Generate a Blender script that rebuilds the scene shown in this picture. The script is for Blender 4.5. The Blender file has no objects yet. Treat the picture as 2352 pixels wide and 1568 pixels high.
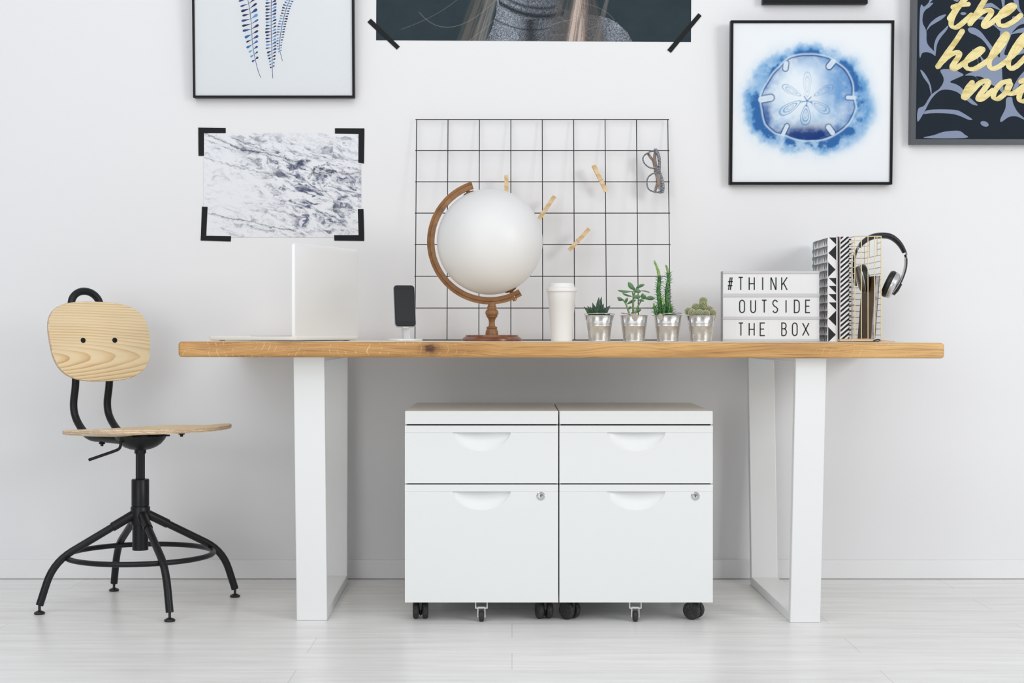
import bpy, bmesh, math, random
import numpy as np
from mathutils import Vector, Matrix, Euler
R = math.radians
random.seed(7)
col = bpy.context.scene.collection
# ---------------------------------------------------------------- measured frame
CAMY, CAMZ, F, CX, HY = -4.90, 0.78, 3544.0, 1176.0, 764.0
def W(px, py, D):
    """point of the room seen at a photo pixel, D metres in front of the lens"""
    return Vector(((px - CX) * D / F, CAMY + D, CAMZ - (py - HY) * D / F))
def X(px, D): return (px - CX) * D / F
def Z(py, D): return CAMZ - (py - HY) * D / F
def ztop(x): return 0.7553 - 0.0020 * (x - 0.13)      # the table top is a hair out of level

# ---------------------------------------------------------------- materials
def mat(name, rgb=(0.8, 0.8, 0.8), rough=0.5, metal=0.0, spec=0.5, coat=0.0, **kw):
    m = bpy.data.materials.new(name); m.use_nodes = True
    b = m.node_tree.nodes['Principled BSDF']
    b.inputs['Base Color'].default_value = (*rgb, 1)
    b.inputs['Roughness'].default_value = rough
    b.inputs['Metallic'].default_value = metal
    b.inputs['Specular IOR Level'].default_value = spec
    b.inputs['Coat Weight'].default_value = coat
    for k, v in kw.items(): b.inputs[k].default_value = v
    return m
def srgb(r, g, b):
    f = lambda c: (c / 255 / 12.92) if c <= 10 else ((c / 255 + 0.055) / 1.055) ** 2.4
    return (f(r), f(g), f(b))
class NT:
    def __init__(s, m): s.t = m.node_tree; s.b = s.t.nodes['Principled BSDF']
    def n(s, kind, **kw):
        nd = s.t.nodes.new(kind)
        for k, v in kw.items():
            if hasattr(nd, k) and k not in nd.inputs: setattr(nd, k, v)
            else: nd.inputs[k].default_value = v
        return nd
    def l(s, a, b): s.t.links.new(a, b)
    def ramp(s, fac, stops, interp='LINEAR'):
        r = s.t.nodes.new('ShaderNodeValToRGB'); e = r.color_ramp; e.interpolation = interp
        while len(e.elements) < len(stops): e.elements.new(0.5)
        for el, (p, c) in zip(e.elements, stops):
            el.position = p; el.color = (*c, 1) if len(c) == 3 else c
        s.l(fac, r.inputs[0]); return r
    def coords(s, scale, rot=(0, 0, 0), loc=(0, 0, 0)):
        tc = s.t.nodes.new('ShaderNodeTexCoord'); mp = s.t.nodes.new('ShaderNodeMapping')
        mp.inputs['Scale'].default_value = scale; mp.inputs['Rotation'].default_value = rot
        mp.inputs['Location'].default_value = loc
        s.l(tc.outputs['Object'], mp.inputs[0]); return mp.outputs[0]
    def mix(s, fac, a, b, blend='MIX'):
        x = s.t.nodes.new('ShaderNodeMix'); x.data_type = 'RGBA'; x.blend_type = blend
        for sock, val in ((x.inputs[0], fac), (x.inputs[6], a), (x.inputs[7], b)):
            if hasattr(val, 'is_linked'): s.l(val, sock)
            elif isinstance(val, (int, float)): sock.default_value = val
            else: sock.default_value = (*val, 1)
        return x.outputs[2]
    def bump(s, h, strength=0.2, dist=0.002):
        b = s.t.nodes.new('ShaderNodeBump'); b.inputs['Strength'].default_value = strength
        b.inputs['Distance'].default_value = dist
        s.l(h, b.inputs['Height']); s.l(b.outputs[0], s.b.inputs['Normal'])

M = {}
M['wall'] = mat('wall_paint', (0.83, 0.832, 0.85), 0.75, spec=0.2)
t = NT(M['wall']); nz = t.n('ShaderNodeTexNoise', Scale=130.0, Detail=4.0); t.l(t.coords((1, 1, 1)), nz.inputs['Vector']); t.bump(nz.outputs[0], 0.10, 0.0012)
M['skirt'] = mat('skirting_paint', (0.84, 0.845, 0.855), 0.4)
# floor: pale boards running along the wall
m = M['floor'] = mat('pale_floorboards', (0.8, 0.8, 0.8), 0.30, spec=0.5); t = NT(m)
br = t.n('ShaderNodeTexBrick', offset=0.37, Scale=1.0, **{'Mortar Size': 0.0009, 'Mortar Smooth': 0.3, 'Brick Width': 1.35, 'Row Height': 0.19, 'Bias': 0.0})
br.inputs['Color1'].default_value = (0.885, 0.89, 0.885, 1); br.inputs['Color2'].default_value = (0.85, 0.855, 0.85, 1); br.inputs['Mortar'].default_value = (0.58, 0.57, 0.55, 1)
t.l(t.coords((1, 1, 1)), br.inputs['Vector'])
nz = t.n('ShaderNodeTexNoise', Scale=3.0, Detail=7.0, Roughness=0.65); t.l(t.coords((0.9, 9, 1)), nz.inputs['Vector'])
rp = t.ramp(nz.outputs[0], [(0.30, (0.84, 0.835, 0.82)), (0.62, (1, 1, 1))])
t.l(t.mix(1.0, br.outputs[0], rp.outputs[0], 'MULTIPLY'), t.b.inputs['Base Color'])
t.l(t.ramp(nz.outputs[0], [(0.2, (0.36,) * 3), (0.8, (0.26,) * 3)]).outputs[0], t.b.inputs['Roughness'])

def wood(name, dark, mid, light, scale, rings=9.0, dist=6.0, rough=0.45, detail=3.0, coat=0.0, gap=(0.30, 0.55, 0.85)):
    m = mat(name, mid, rough, coat=coat); t = NT(m)
    v = t.coords(scale)
    nz = t.n('ShaderNodeTexNoise', Scale=1.3, Detail=detail, Roughness=0.5); t.l(v, nz.inputs['Vector'])
    ad = t.n('ShaderNodeVectorMath', operation='MULTIPLY_ADD'); t.l(nz.outputs[1], ad.inputs[0]); ad.inputs[1].default_value = (dist * .1,) * 3; t.l(v, ad.inputs[2])
    wv = t.n('ShaderNodeTexWave', wave_type='BANDS', bands_direction='Z', wave_profile='SAW', Scale=rings, Distortion=dist * .25, Detail=2.0); t.l(ad.outputs[0], wv.inputs['Vector'])
    fine = t.n('ShaderNodeTexNoise', Scale=24.0, Detail=4.0, Roughness=0.7); t.l(v, fine.inputs['Vector'])
    c = t.ramp(wv.outputs[0], [(0.0, light), (gap[0], light), (gap[1], mid), (gap[2], dark), (1.0, light)])
    fr = t.ramp(fine.outputs[0], [(0.25, (0.80,) * 3), (0.7, (1.05,) * 3)])
    out = t.mix(0.7, c.outputs[0], fr.outputs[0], 'MULTIPLY')
    t.l(out, t.b.inputs['Base Color'])
    return m, t, out
def pine(name, mapping, direction, sc, rough, warp, late=(204, 164, 112)):
    """knot-free pine veneer: growth rings cut at a shallow angle"""
    m = mat(name, srgb(232, 206, 160), rough); t = NT(m); v = t.coords(*mapping)
    nz = t.n('ShaderNodeTexNoise', Scale=9.0, Detail=3.0, Roughness=0.55); t.l(v, nz.inputs['Vector'])
    ad = t.n('ShaderNodeVectorMath', operation='MULTIPLY_ADD'); t.l(nz.outputs[1], ad.inputs[0]); ad.inputs[1].default_value = (warp,) * 3; t.l(v, ad.inputs[2])
    wv = t.n('ShaderNodeTexWave', wave_type='RINGS', rings_direction=direction, wave_profile='SAW', Scale=sc, Distortion=0.0); t.l(ad.outputs[0], wv.inputs['Vector'])
    amp = t.n('ShaderNodeTexNoise', Scale=14.0, Detail=2.0); t.l(v, amp.inputs['Vector'])
    c = t.ramp(wv.outputs[0], [(0.0, srgb(240, 220, 182)), (0.40, srgb(238, 216, 176)), (0.72, srgb(226, 194, 146)), (0.93, srgb(*late)), (1.0, srgb(238, 216, 176))])
    k = t.ramp(amp.outputs[0], [(0.32, (0.25,) * 3), (0.62, (1, 1, 1))])
    out = t.mix(k.outputs[0], srgb(239, 218, 179), c.outputs[0])
    fine = t.n('ShaderNodeTexNoise', Scale=60.0, Detail=4.0, Roughness=0.7); t.l(v, fine.inputs['Vector'])
    out = t.mix(0.6, out, t.ramp(fine.outputs[0], [(0.3, (0.90,) * 3), (0.7, (1.04,) * 3)]).outputs[0], 'MULTIPLY')
    t.l(out, t.b.inputs['Base Color']); return m
M['pine'] = pine('pine_plywood_face', ((0.1, 0.11, 1.0), (0, 0, 0), (0.0, 0.022, -0.716)), 'X', 40.0, 0.42, 0.020)
M['pine_seat'] = pine('pine_plywood_seat', ((0.13, 1.0, 0.3), (0, 0, 0), (0.0, 0.06, -0.1)), 'Z', 26.0, 0.5, 0.016, (172, 124, 74))
# ply edge: stacked veneers
m = M['ply'] = mat('plywood_edge', (0.7, 0.6, 0.45), 0.6); t = NT(m)
tc = t.n('ShaderNodeTexNoise', Scale=60.0, Detail=3.0); t.l(t.coords((1, 1, 4)), tc.inputs['Vector'])
t.l(t.ramp(tc.outputs[0], [(0.35, srgb(196, 168, 140)), (0.6, srgb(232, 214, 190))]).outputs[0], t.b.inputs['Base Color'])
M['ply_line'] = mat('plywood_dark_veneer', srgb(198, 164, 130), 0.6)
# oak table top
m = M['oak'] = mat('oak', (0.5, 0.3, 0.12), 0.42); t = NT(m)
v = t.coords((0.9, 5, 9))
nz = t.n('ShaderNodeTexNoise', Scale=2.2, Detail=6.0, Roughness=0.6); t.l(v, nz.inputs['Vector'])
c1 = t.ramp(nz.outputs[0], [(0.28, srgb(150, 104, 54)), (0.45, srgb(194, 146, 86)), (0.6, srgb(216, 172, 112)), (0.78, srgb(188, 142, 82))])
v2 = t.coords((1.5, 10, 96))
wob = t.n('ShaderNodeTexNoise', Scale=1.1, Detail=2.0); t.l(t.coords((2.2, 3, 3)), wob.inputs['Vector'])
ad = t.n('ShaderNodeVectorMath', operation='MULTIPLY_ADD'); t.l(wob.outputs[1], ad.inputs[0]); ad.inputs[1].default_value = (1.5, 1.5, 7.0); t.l(v2, ad.inputs[2])
pores = t.n('ShaderNodeTexNoise', Scale=4.2, Detail=5.0, Roughness=0.65); t.l(ad.outputs[0], pores.inputs['Vector'])
pr = t.ramp(pores.outputs[0], [(0.33, (0.42, 0.34, 0.27)), (0.46, (0.88, 0.85, 0.81)), (0.64, (1.10, 1.09, 1.07))])
base = t.mix(0.85, c1.outputs[0], pr.outputs[0], 'MULTIPLY')
# darker on the left end, paler on the right
sx = t.n('ShaderNodeSeparateXYZ'); t.l(t.coords((1, 1, 1)), sx.inputs[0])
mr = t.n('ShaderNodeMapRange'); t.l(sx.outputs[0], mr.inputs[0]); mr.inputs[1].default_value = -1.0; mr.inputs[2].default_value = 1.0
base = t.mix(mr.outputs[0], t.mix(1.0, base, (0.90, 0.86, 0.80), 'MULTIPLY'), t.mix(0.16, base, srgb(236, 204, 150)))
# medullary flecks: pale curved ticks across the edge
vf = t.coords((26, 2, 9))
wn = t.n('ShaderNodeTexNoise', Scale=1.0, Detail=1.5); t.l(t.coords((5, 2, 17)), wn.inputs['Vector'])
ad2 = t.n('ShaderNodeVectorMath', operation='MULTIPLY_ADD'); t.l(wn.outputs[1], ad2.inputs[0]); ad2.inputs[1].default_value = (2.6, 0, 0); t.l(vf, ad2.inputs[2])
wv = t.n('ShaderNodeTexWave', bands_direction='X', Scale=0.60, Distortion=1.6, Detail=1.0); t.l(ad2.outputs[0], wv.inputs['Vector'])
fl = t.ramp(wv.outputs[0], [(0.972, (0, 0, 0)), (0.998, (1, 1, 1))])
mk = t.n('ShaderNodeTexNoise', Scale=5.0, Detail=2.0); t.l(t.coords((3, 1, 16)), mk.inputs['Vector'])
mkr = t.ramp(mk.outputs[0], [(0.50, (0, 0, 0)), (0.60, (0.75,) * 3)])
ff = t.n('ShaderNodeMath', operation='MULTIPLY'); t.l(fl.outputs[0], ff.inputs[0]); zone = t.ramp(mr.outputs[0], [(0.0, (1, 1, 1)), (0.34, (0.9,) * 3), (0.40, (0, 0, 0)), (0.80, (0, 0, 0)), (0.85, (0.8,) * 3), (0.94, (0.5,) * 3), (0.97, (0, 0, 0))])
zm = t.n('ShaderNodeMath', operation='MULTIPLY'); t.l(mkr.outputs[0], zm.inputs[0]); t.l(zone.outputs[0], zm.inputs[1]); t.l(zm.outputs[0], ff.inputs[1])
base = t.mix(ff.outputs[0], base, srgb(236, 200, 140))
# one dark knot
kp = t.n('ShaderNodeVectorMath', operation='DISTANCE'); t.l(t.coords((1, 0.2, 1.5)), kp.inputs[0]); KNOT = kp.inputs[1]
kn = t.n('ShaderNodeTexNoise', Scale=60.0, Detail=3.0); t.l(t.coords((1, 1, 2)), kn.inputs['Vector'])
ks = t.n('ShaderNodeMath', operation='MULTIPLY_ADD'); t.l(kn.outputs[0], ks.inputs[0]); ks.inputs[1].default_value = 0.03; t.l(kp.outputs['Value'], ks.inputs[2])
kr = t.ramp(ks.outputs[0], [(0.016, (1.0,) * 3), (0.024, (0.9,) * 3), (0.030, (0.42,) * 3), (0.052, (0, 0, 0))])
base = t.mix(kr.outputs[0], base, srgb(74, 38, 16))
t.l(base, t.b.inputs['Base Color']); t.bump(pores.outputs[0], 0.12, 0.001)

def softwood(name, a, b, scale, rough):
    m = mat(name, a, rough); t = NT(m); nz = t.n('ShaderNodeTexNoise', Scale=6.0, Detail=6.0, Roughness=0.62); t.l(t.coords(scale), nz.inputs['Vector'])
    t.l(t.ramp(nz.outputs[0], [(0.30, a), (0.68, b)]).outputs[0], t.b.inputs['Base Color']); return m
M['oak_pale'] = softwood('sheen_paled_oak', srgb(220, 202, 176), srgb(239, 226, 206), (1.0, 12, 12), 0.36)  # oak with grazing sheen and extra bounce light put into its colour
M['walnut'] = softwood('turned_brown_wood', srgb(116, 78, 44), srgb(158, 114, 70), (4, 4, 4), 0.40)
M['walnut_dark'] = softwood('dark_turned_wood', srgb(92, 50, 32), srgb(136, 84, 56), (3, 14, 14), 0.26)
M['pegwood'], _, _ = wood('clothespin_wood', srgb(214, 176, 126), srgb(226, 194, 148), srgb(234, 208, 166), (40, 10, 10), rings=1.2, dist=3, rough=0.6)
M['black_metal'] = mat('black_powder_coat', (0.010, 0.011, 0.013), 0.38, spec=0.30)
M['black_plastic'] = mat('black_plastic', (0.012, 0.012, 0.013), 0.38)
M['rubber'] = mat('black_rubber', (0.022, 0.022, 0.023), 0.62)
t = NT(M['rubber']); nz = t.n('ShaderNodeTexNoise', Scale=420.0, Detail=3.0); t.l(t.coords((1, 1, 1)), nz.inputs['Vector']); t.l(t.ramp(nz.outputs[0], [(0.55, (0.02,) * 3), (0.72, (0.11,) * 3)]).outputs[0], t.b.inputs['Base Color'])
M['black_wire'] = mat('black_wire', (0.008, 0.008, 0.010), 0.45)
M['white_steel'] = mat('white_enamelled_steel', (0.80, 0.815, 0.815), 0.32)
M['white_leg'] = mat('white_gloss_leg', (0.82, 0.83, 0.835), 0.22)
M['dark_gap'] = mat('dark_interior', (0.02, 0.02, 0.02), 0.8)
M['chrome'] = mat('chrome', (0.75, 0.76, 0.78), 0.12, 1.0)
M['alu'] = mat('brushed_aluminium', (0.86, 0.875, 0.89), 0.34, 0.12)
M['alu_dark'] = mat('dark_slot', (0.02, 0.02, 0.022), 0.5)
M['glass_black'] = mat('black_screen_glass', (0.006, 0.007, 0.008), 0.08, spec=0.22)
M['clear_case'] = mat('bluish_clear_case', (0.42, 0.46, 0.52), 0.15)
M['globe_white'] = mat('white_globe_skin', (0.78, 0.785, 0.785), 0.42)
M['brass'] = mat('bronze_pin', srgb(160, 118, 82), 0.3, 0.7)
M['cup_white'] = mat('white_cup', (0.82, 0.82, 0.82), 0.5)
M['gold_wire'] = mat('gold_wire', srgb(232, 216, 172), 0.38, 0.5)
M['paper'] = mat('paper_white', (0.76, 0.785, 0.81), 0.6, spec=0.2)
M['paper_cream'] = mat('cream_pages', srgb(222, 190, 150), 0.7)
t = NT(M['paper_cream']); nz = t.n('ShaderNodeTexNoise', Scale=9.0, Detail=2.0); t.l(t.coords((2, 2, 160)), nz.inputs['Vector']); t.l(t.ramp(nz.outputs[0], [(0.35, srgb(176, 142, 104)), (0.6, srgb(232, 204, 166))]).outputs[0], t.b.inputs['Base Color'])
M['tape'] = mat('black_tape', (0.010, 0.011, 0.013), 0.6, spec=0.2)
M['frame_black'] = mat('black_frame', (0.008, 0.008, 0.010), 0.45, spec=0.18)
M['frame_grey'] = mat('graphite_frame', (0.075, 0.082, 0.095), 0.38, 0.2)
M['print_dark'] = mat('black_navy_print', srgb(34, 44, 55), 0.6, spec=0.1)
M['leaf_blue'] = mat('blue_grey_ink', srgb(140, 153, 180), 0.6)
M['gold_streak'] = mat('dry_gold_streak', srgb(222, 206, 138), 0.5)
M['gold_ink'] = mat('pale_gold_ink', srgb(238, 224, 160), 0.5)
t = NT(M['gold_ink']); nz = t.n('ShaderNodeTexNoise', Scale=22.0, Detail=5.0); t.l(t.coords((1, 1, 3), (0, 0.8, 0)), nz.inputs['Vector']); t.l(t.ramp(nz.outputs[0], [(0.32, srgb(216, 196, 120)), (0.55, srgb(243, 230, 172))]).outputs[0], t.b.inputs['Base Color'])
for i, c in enumerate(((20, 32, 78), (30, 66, 132), (46, 104, 166), (96, 154, 204))): M['fern%d' % i] = mat('blue_ink_%s' % 'abcd'[i], srgb(*c), 0.6, spec=0.1)
def galv():
    m = mat('galvanised_steel', (0.66, 0.66, 0.66), 0.27, 0.95); t = NT(m)
    nz = t.n('ShaderNodeTexNoise', Scale=55.0, Detail=5.0, Roughness=0.65); t.l(t.coords((1, 1, 0.7)), nz.inputs['Vector'])
    t.l(t.ramp(nz.outputs[0], [(0.3, (0.54, 0.53, 0.52)), (0.7, (0.78, 0.78, 0.79))]).outputs[0], t.b.inputs['Base Color'])
    t.l(t.ramp(nz.outputs[0], [(0.3, (0.36,) * 3), (0.7, (0.2,) * 3)]).outputs[0], t.b.inputs['Roughness'])
    return m
M['galv'] = galv()
def leafmat(name, a, b, sc=40.0, rough=0.4):
    m = mat(name, a, rough); t = NT(m); nz = t.n('ShaderNodeTexNoise', Scale=sc, Detail=3.0); t.l(t.coords((1, 1, 1)), nz.inputs['Vector'])
    t.l(t.ramp(nz.outputs[0], [(0.35, a), (0.65, b)]).outputs[0], t.b.inputs['Base Color']); return m
M['haworthia'] = leafmat('dark_green_succulent', srgb(28, 58, 44), srgb(56, 92, 64))
M['jade'] = leafmat('jade_green_leaf', srgb(74, 116, 80), srgb(108, 148, 108))
M['jade_stem'] = leafmat('green_stem', srgb(92, 128, 78), srgb(124, 150, 92))
M['spiny'] = leafmat('bright_green_stem', srgb(36, 92, 42), srgb(80, 138, 66), 90)
M['spiny_tip'] = leafmat('yellow_green_tip', srgb(120, 160, 80), srgb(150, 180, 104), 90)
M['cactus'] = leafmat('cactus_green', srgb(96, 118, 66), srgb(140, 156, 100), 160, 0.7)
M['spine'] = mat('cream_spines', srgb(224, 218, 196), 0.7)
M['soil'] = leafmat('dark_soil', (0.02, 0.014, 0.01), (0.06, 0.045, 0.03), 200, 0.9)
M['lightbox_face'] = mat('milky_white_panel', (0.82, 0.835, 0.86), 0.35)
M['lightbox_rail'] = mat('light_grey_rail', (0.62, 0.62, 0.64), 0.35)
M['lightbox_side'] = mat('grey_box_side', (0.30, 0.30, 0.32), 0.4)
M['card_seam'] = mat('card_seam', (0.74, 0.75, 0.78), 0.4)
M['ink'] = mat('black_lettering', (0.018, 0.019, 0.024), 0.45)
M['white_card'] = mat('white_card', (0.84, 0.84, 0.85), 0.5)
M['black_card'] = mat('black_card', (0.020, 0.022, 0.027), 0.55, spec=0.25)
M['grey_card'] = mat('blue_grey_card', srgb(92, 96, 108), 0.5)
M['teal_card'] = mat('teal_band', srgb(104, 150, 142), 0.5)
M['red_card'] = mat('dark_red_card', srgb(112, 24, 34), 0.5)
M['brown_card'] = leafmat('brown_cover', srgb(96, 74, 54), srgb(116, 92, 68), 30, 0.5)
M['grey_pages'] = leafmat('grey_page_edge', srgb(138, 140, 144), srgb(186, 188, 192), 60, 0.5)
M['leather'] = mat('black_leatherette', (0.014, 0.015, 0.017), 0.42)
M['silver'] = mat('silver_plastic', (0.66, 0.66, 0.67), 0.25, 0.6)
M['grey_shell'] = mat('warm_grey_shell', srgb(120, 112, 106), 0.32, 0.3)
m = M['zebra'] = mat('zebra_acetate', (0.1, 0.1, 0.1), 0.22); t = NT(m)
wv = t.n('ShaderNodeTexWave', bands_direction='Z', Scale=95.0, Distortion=9.0, Detail=2.0, **{'Detail Scale': 0.5}); t.l(t.coords((0.5, 0.5, 1), (0, 0.35, 0)), wv.inputs['Vector'])
t.l(t.ramp(wv.outputs[0], [(0.60, srgb(34, 38, 50)), (0.86, srgb(196, 200, 208))], 'LINEAR').outputs[0], t.b.inputs['Base Color'])
M['horn'] = leafmat('brown_horn_temple', srgb(120, 98, 88), srgb(176, 156, 142), 70, 0.3)
def pane(name, tint=(1, 1, 1), k=0.9):
    m = bpy.data.materials.new(name); m.use_nodes = True; nt = m.node_tree; nt.nodes.clear()
    o = nt.nodes.new('ShaderNodeOutputMaterial'); mx = nt.nodes.new('ShaderNodeMixShader'); tr = nt.nodes.new('ShaderNodeBsdfTransparent'); gl = nt.nodes.new('ShaderNodeBsdfGlossy'); fr = nt.nodes.new('ShaderNodeFresnel')
    tr.inputs[0].default_value = (*tint, 1); gl.inputs['Roughness'].default_value = 0.03; fr.inputs[0].default_value = 1.25
    nt.links.new(fr.outputs[0], mx.inputs[0]); nt.links.new(tr.outputs[0], mx.inputs[1]); nt.links.new(gl.outputs[0], mx.inputs[2]); nt.links.new(mx.outputs[0], o.inputs[0])
    return m
M['pane'] = pane('picture_glass'); M['lens'] = pane('spectacle_lens', (0.97, 0.98, 0.98))
def vcol(name, rough=0.6):
    m = mat(name, (1, 1, 1), rough, spec=0.1); t = NT(m); a = t.n('ShaderNodeAttribute'); a.attribute_name = 'paint'
    t.l(a.outputs['Color'], t.b.inputs['Base Color']); return m

# ---------------------------------------------------------------- mesh builder
class MB:
    def __init__(s): s.v = []; s.f = []; s.m = []; s.k = 0
    def add(s, vs, fs):
        o = len(s.v); s.v += [Vector(v) for v in vs]; s.f += [tuple(i + o for i in f) for f in fs]; s.m += [s.k] * len(fs); return s
    def mtl(s, k): s.k = k; return s
    def box(s, x0, x1, y0, y1, z0, z1):
        return s.add([(x, y, z) for x in (x0, x1) for y in (y0, y1) for z in (z0, z1)],
                     [(0, 1, 3, 2), (4, 6, 7, 5), (0, 4, 5, 1), (2, 3, 7, 6), (0, 2, 6, 4), (1, 5, 7, 3)])
    def hexa(s, a, b):                    # two quads (4 pts each) joined
        return s.add(list(a) + list(b), [(3, 2, 1, 0), (4, 5, 6, 7)] + [(i, (i + 1) % 4, 4 + (i + 1) % 4, 4 + i) for i in range(4)])
    def prism(s, pts, d):                 # polygon of 3-D points pushed along d
        n = len(pts); d = Vector(d); q = [Vector(p) + d for p in pts]
        return s.add(list(pts) + q, [tuple(range(n))[::-1], tuple(range(n, 2 * n))] + [(i, (i + 1) % n, n + (i + 1) % n, n + i) for i in range(n)])
    def tube(s, pts, r, n=12, closed=False, flat=None, up=None):
        pts = [Vector(p) for p in pts]; N = len(pts)
        rs = r if isinstance(r, (list, tuple)) else [r] * N
        vs = []; fs = []; prev = None
        for i, p in enumerate(pts):
            a = pts[(i - 1) % N] if (closed or i > 0) else p; b = pts[(i + 1) % N] if (closed or i < N - 1) else p
            t_ = (b - a).normalized()
            if up is not None:
                u = Vector(up) - t_ * t_.dot(Vector(up))
            elif prev is None:
                u = t_.orthogonal()
            else:
                u = prev - t_ * prev.dot(t_)
            if u.length < 1e-6: u = t_.orthogonal()
            u.normalize(); w = t_.cross(u); prev = u
            for k in range(n):
                an = 2 * math.pi * k / n
                fa, fb = flat if flat else (1, 1)
                vs.append(p + (u * math.cos(an) * fa + w * math.sin(an) * fb) * rs[i])
        M_ = N if closed else N - 1
        for i in range(M_):
            for k in range(n):
                j = (i + 1) % N
                fs.append((i * n + k, i * n + (k + 1) % n, j * n + (k + 1) % n, j * n + k))
        if not closed: fs += [tuple(range(n))[::-1], tuple((N - 1) * n + k for k in range(n))]
        return s.add(vs, fs)
    def lathe(s, prof, mtx=None, n=40):
        mtx = mtx or Matrix(); vs = []; fs = []; P = len(prof)
        for r, h in prof:
            for k in range(n):
                a = 2 * math.pi * k / n; vs.append(mtx @ Vector((r * math.cos(a), r * math.sin(a), h)))
        for i in range(P - 1):
            for k in range(n): fs.append((i * n + k, i * n + (k + 1) % n, (i + 1) * n + (k + 1) % n, (i + 1) * n + k))
        if prof[0][0] > 1e-6: fs.append(tuple(range(n))[::-1])
        if prof[-1][0] > 1e-6: fs.append(tuple((P - 1) * n + k for k in range(n)))
        return s.add(vs, fs)
    def poly(s, pts): return s.add(pts, [tuple(range(len(pts)))])
    def leaf(s, a, b, w, th, side=(0, 1, 0), bend=0.0, prof=(0.35, 0.8, 1.0, 0.92, 0.62, 0.06), n=8):
        a = Vector(a); b = Vector(b); ax = (b - a); L = ax.length; ax.normalize(); sd = Vector(side); sd = (sd - ax * sd.dot(ax)).normalized(); up = ax.cross(sd)
        vs = []; fs = []; N = len(prof)
        for i, q in enumerate(prof):
            f_ = i / (N - 1); c = a + ax * (L * f_) + up * (bend * L * math.sin(math.pi * f_))
            for k in range(n):
                an = 2 * math.pi * k / n; vs.append(c + up * (math.cos(an) * w * .5 * q) + sd * (math.sin(an) * th * .5 * q))
        for i in range(N - 1):
            for k in range(n): fs.append((i * n + k, i * n + (k + 1) % n, (i + 1) * n + (k + 1) % n, (i + 1) * n + k))
        fs += [tuple(range(n))[::-1], tuple((N - 1) * n + k for k in range(n))]
        return s.add(vs, fs)
    def ball(s, c, rx, ry, rz, n=14, mtx=None):
        prof = [(max(1e-7, math.sin(math.pi * i / n)), -math.cos(math.pi * i / n)) for i in range(n + 1)]
        m_ = Matrix.Translation(c) @ (mtx or Matrix()) @ Matrix.Diagonal((rx, ry, rz, 1)); return s.lathe(prof, m_, n * 2)
    def make(s, name, mats, parent=None, smooth=True, bevel=0.0, seg=2, angle=35, recalc=True, label=None):
        off = ORG.get(parent.name, Vector()) if parent else Vector()
        me = bpy.data.meshes.new(name); me.from_pydata([v - off for v in s.v], [], s.f)
        for m_ in (mats if isinstance(mats, (list, tuple)) else [mats]): me.materials.append(M[m_] if isinstance(m_, str) else m_)
        me.polygons.foreach_set('material_index', s.m)
        if recalc:
            bm = bmesh.new(); bm.from_mesh(me); bmesh.ops.recalc_face_normals(bm, faces=bm.faces); bm.to_mesh(me); bm.free()
        if smooth:
            me.shade_smooth(); me.set_sharp_from_angle(angle=R(angle))
        me.update()
        o = bpy.data.objects.new(name, me); col.objects.link(o)
        if parent: o.parent = parent; ORG[o.name] = off
        if bevel:
            b = o.modifiers.new('bevel', 'BEVEL'); b.width = bevel; b.segments = seg; b.limit_method = 'ANGLE'; b.angle_limit = R(40); b.harden_normals = False
        if label: o['label'] = label
        return o
ORG = {}
def tag(o, label, cat, group=None):
    o['label'] = label; o['category'] = cat
    if group: o['group'] = group
    return o
def thing(name, label, cat, loc, group=None, rot=(0, 0, 0), world=True):
    o = bpy.data.objects.new(name, None); col.objects.link(o); o.empty_display_size = 0.05
    o.location = loc; o.rotation_euler = rot
    ORG[o.name] = Vector(loc) if world else Vector()
    return tag(o, label, cat, group)
def structure(o): o['kind'] = 'structure'; return o
def dup(root, loc, label):
    r = root.copy(); col.objects.link(r); r.location = loc; r['label'] = label
    def rec(src, dst):
        for ch in list(src.children):
            c = ch.copy(); col.objects.link(c); c.parent = dst; rec(ch, c)
    rec(root, r); return r
def spline(pts, k=8, closed=False):
    pts = [Vector(p) for p in pts]; n = len(pts); out = []
    rng = range(n if closed else n - 1)
    for i in rng:
        p0 = pts[(i - 1) % n] if (closed or i > 0) else pts[0] * 2 - pts[1]
        p1 = pts[i]; p2 = pts[(i + 1) % n]
        p3 = pts[(i + 2) % n] if (closed or i + 2 < n) else pts[-1] * 2 - pts[-2]
        for j in range(k):
            u = j / k
            out.append(0.5 * ((2 * p1) + (p2 - p0) * u + (2 * p0 - 5 * p1 + 4 * p2 - p3) * u * u + (3 * p1 - p0 - 3 * p2 + p3) * u ** 3))
    if not closed: out.append(pts[-1])
    return out
def fillet(pts, rad, k=7):
    """polyline with rounded bends"""
    pts = [Vector(p) for p in pts]; out = [pts[0]]
    for i in range(1, len(pts) - 1):
        a, b, c = pts[i - 1], pts[i], pts[i + 1]; r_ = rad[i - 1] if isinstance(rad, (list, tuple)) else rad
        d1 = (a - b); d2 = (c - b); r1 = min(r_, d1.length * .49, d2.length * .49); p = b + d1.normalized() * r1; q = b + d2.normalized() * r1
        for j in range(k + 1):
            u = j / k; out.append(p * (1 - u) ** 2 + b * 2 * u * (1 - u) + q * u * u)
    out.append(pts[-1]); return out

# ---------------------------------------------------------------- the room
structure(MB().box(-4.2, 4.2, 0.0, 0.12, 0.0, 3.0).make('wall_back', 'wall', smooth=False))
structure(MB().box(-4.2, 4.2, -7.5, 0.12, -0.06, 0.0).make('floor', 'floor', smooth=False))
b = MB(); b.box(-4.2, 4.2, -0.013, 0.0, 0.0014, 0.060); b.mtl(1).box(-4.2, 4.2, -0.010, 0.0, 0.0, 0.0014)
structure(b.make('baseboard_back', ['skirt', 'dark_gap'], smooth=False, bevel=0.0015))

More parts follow.
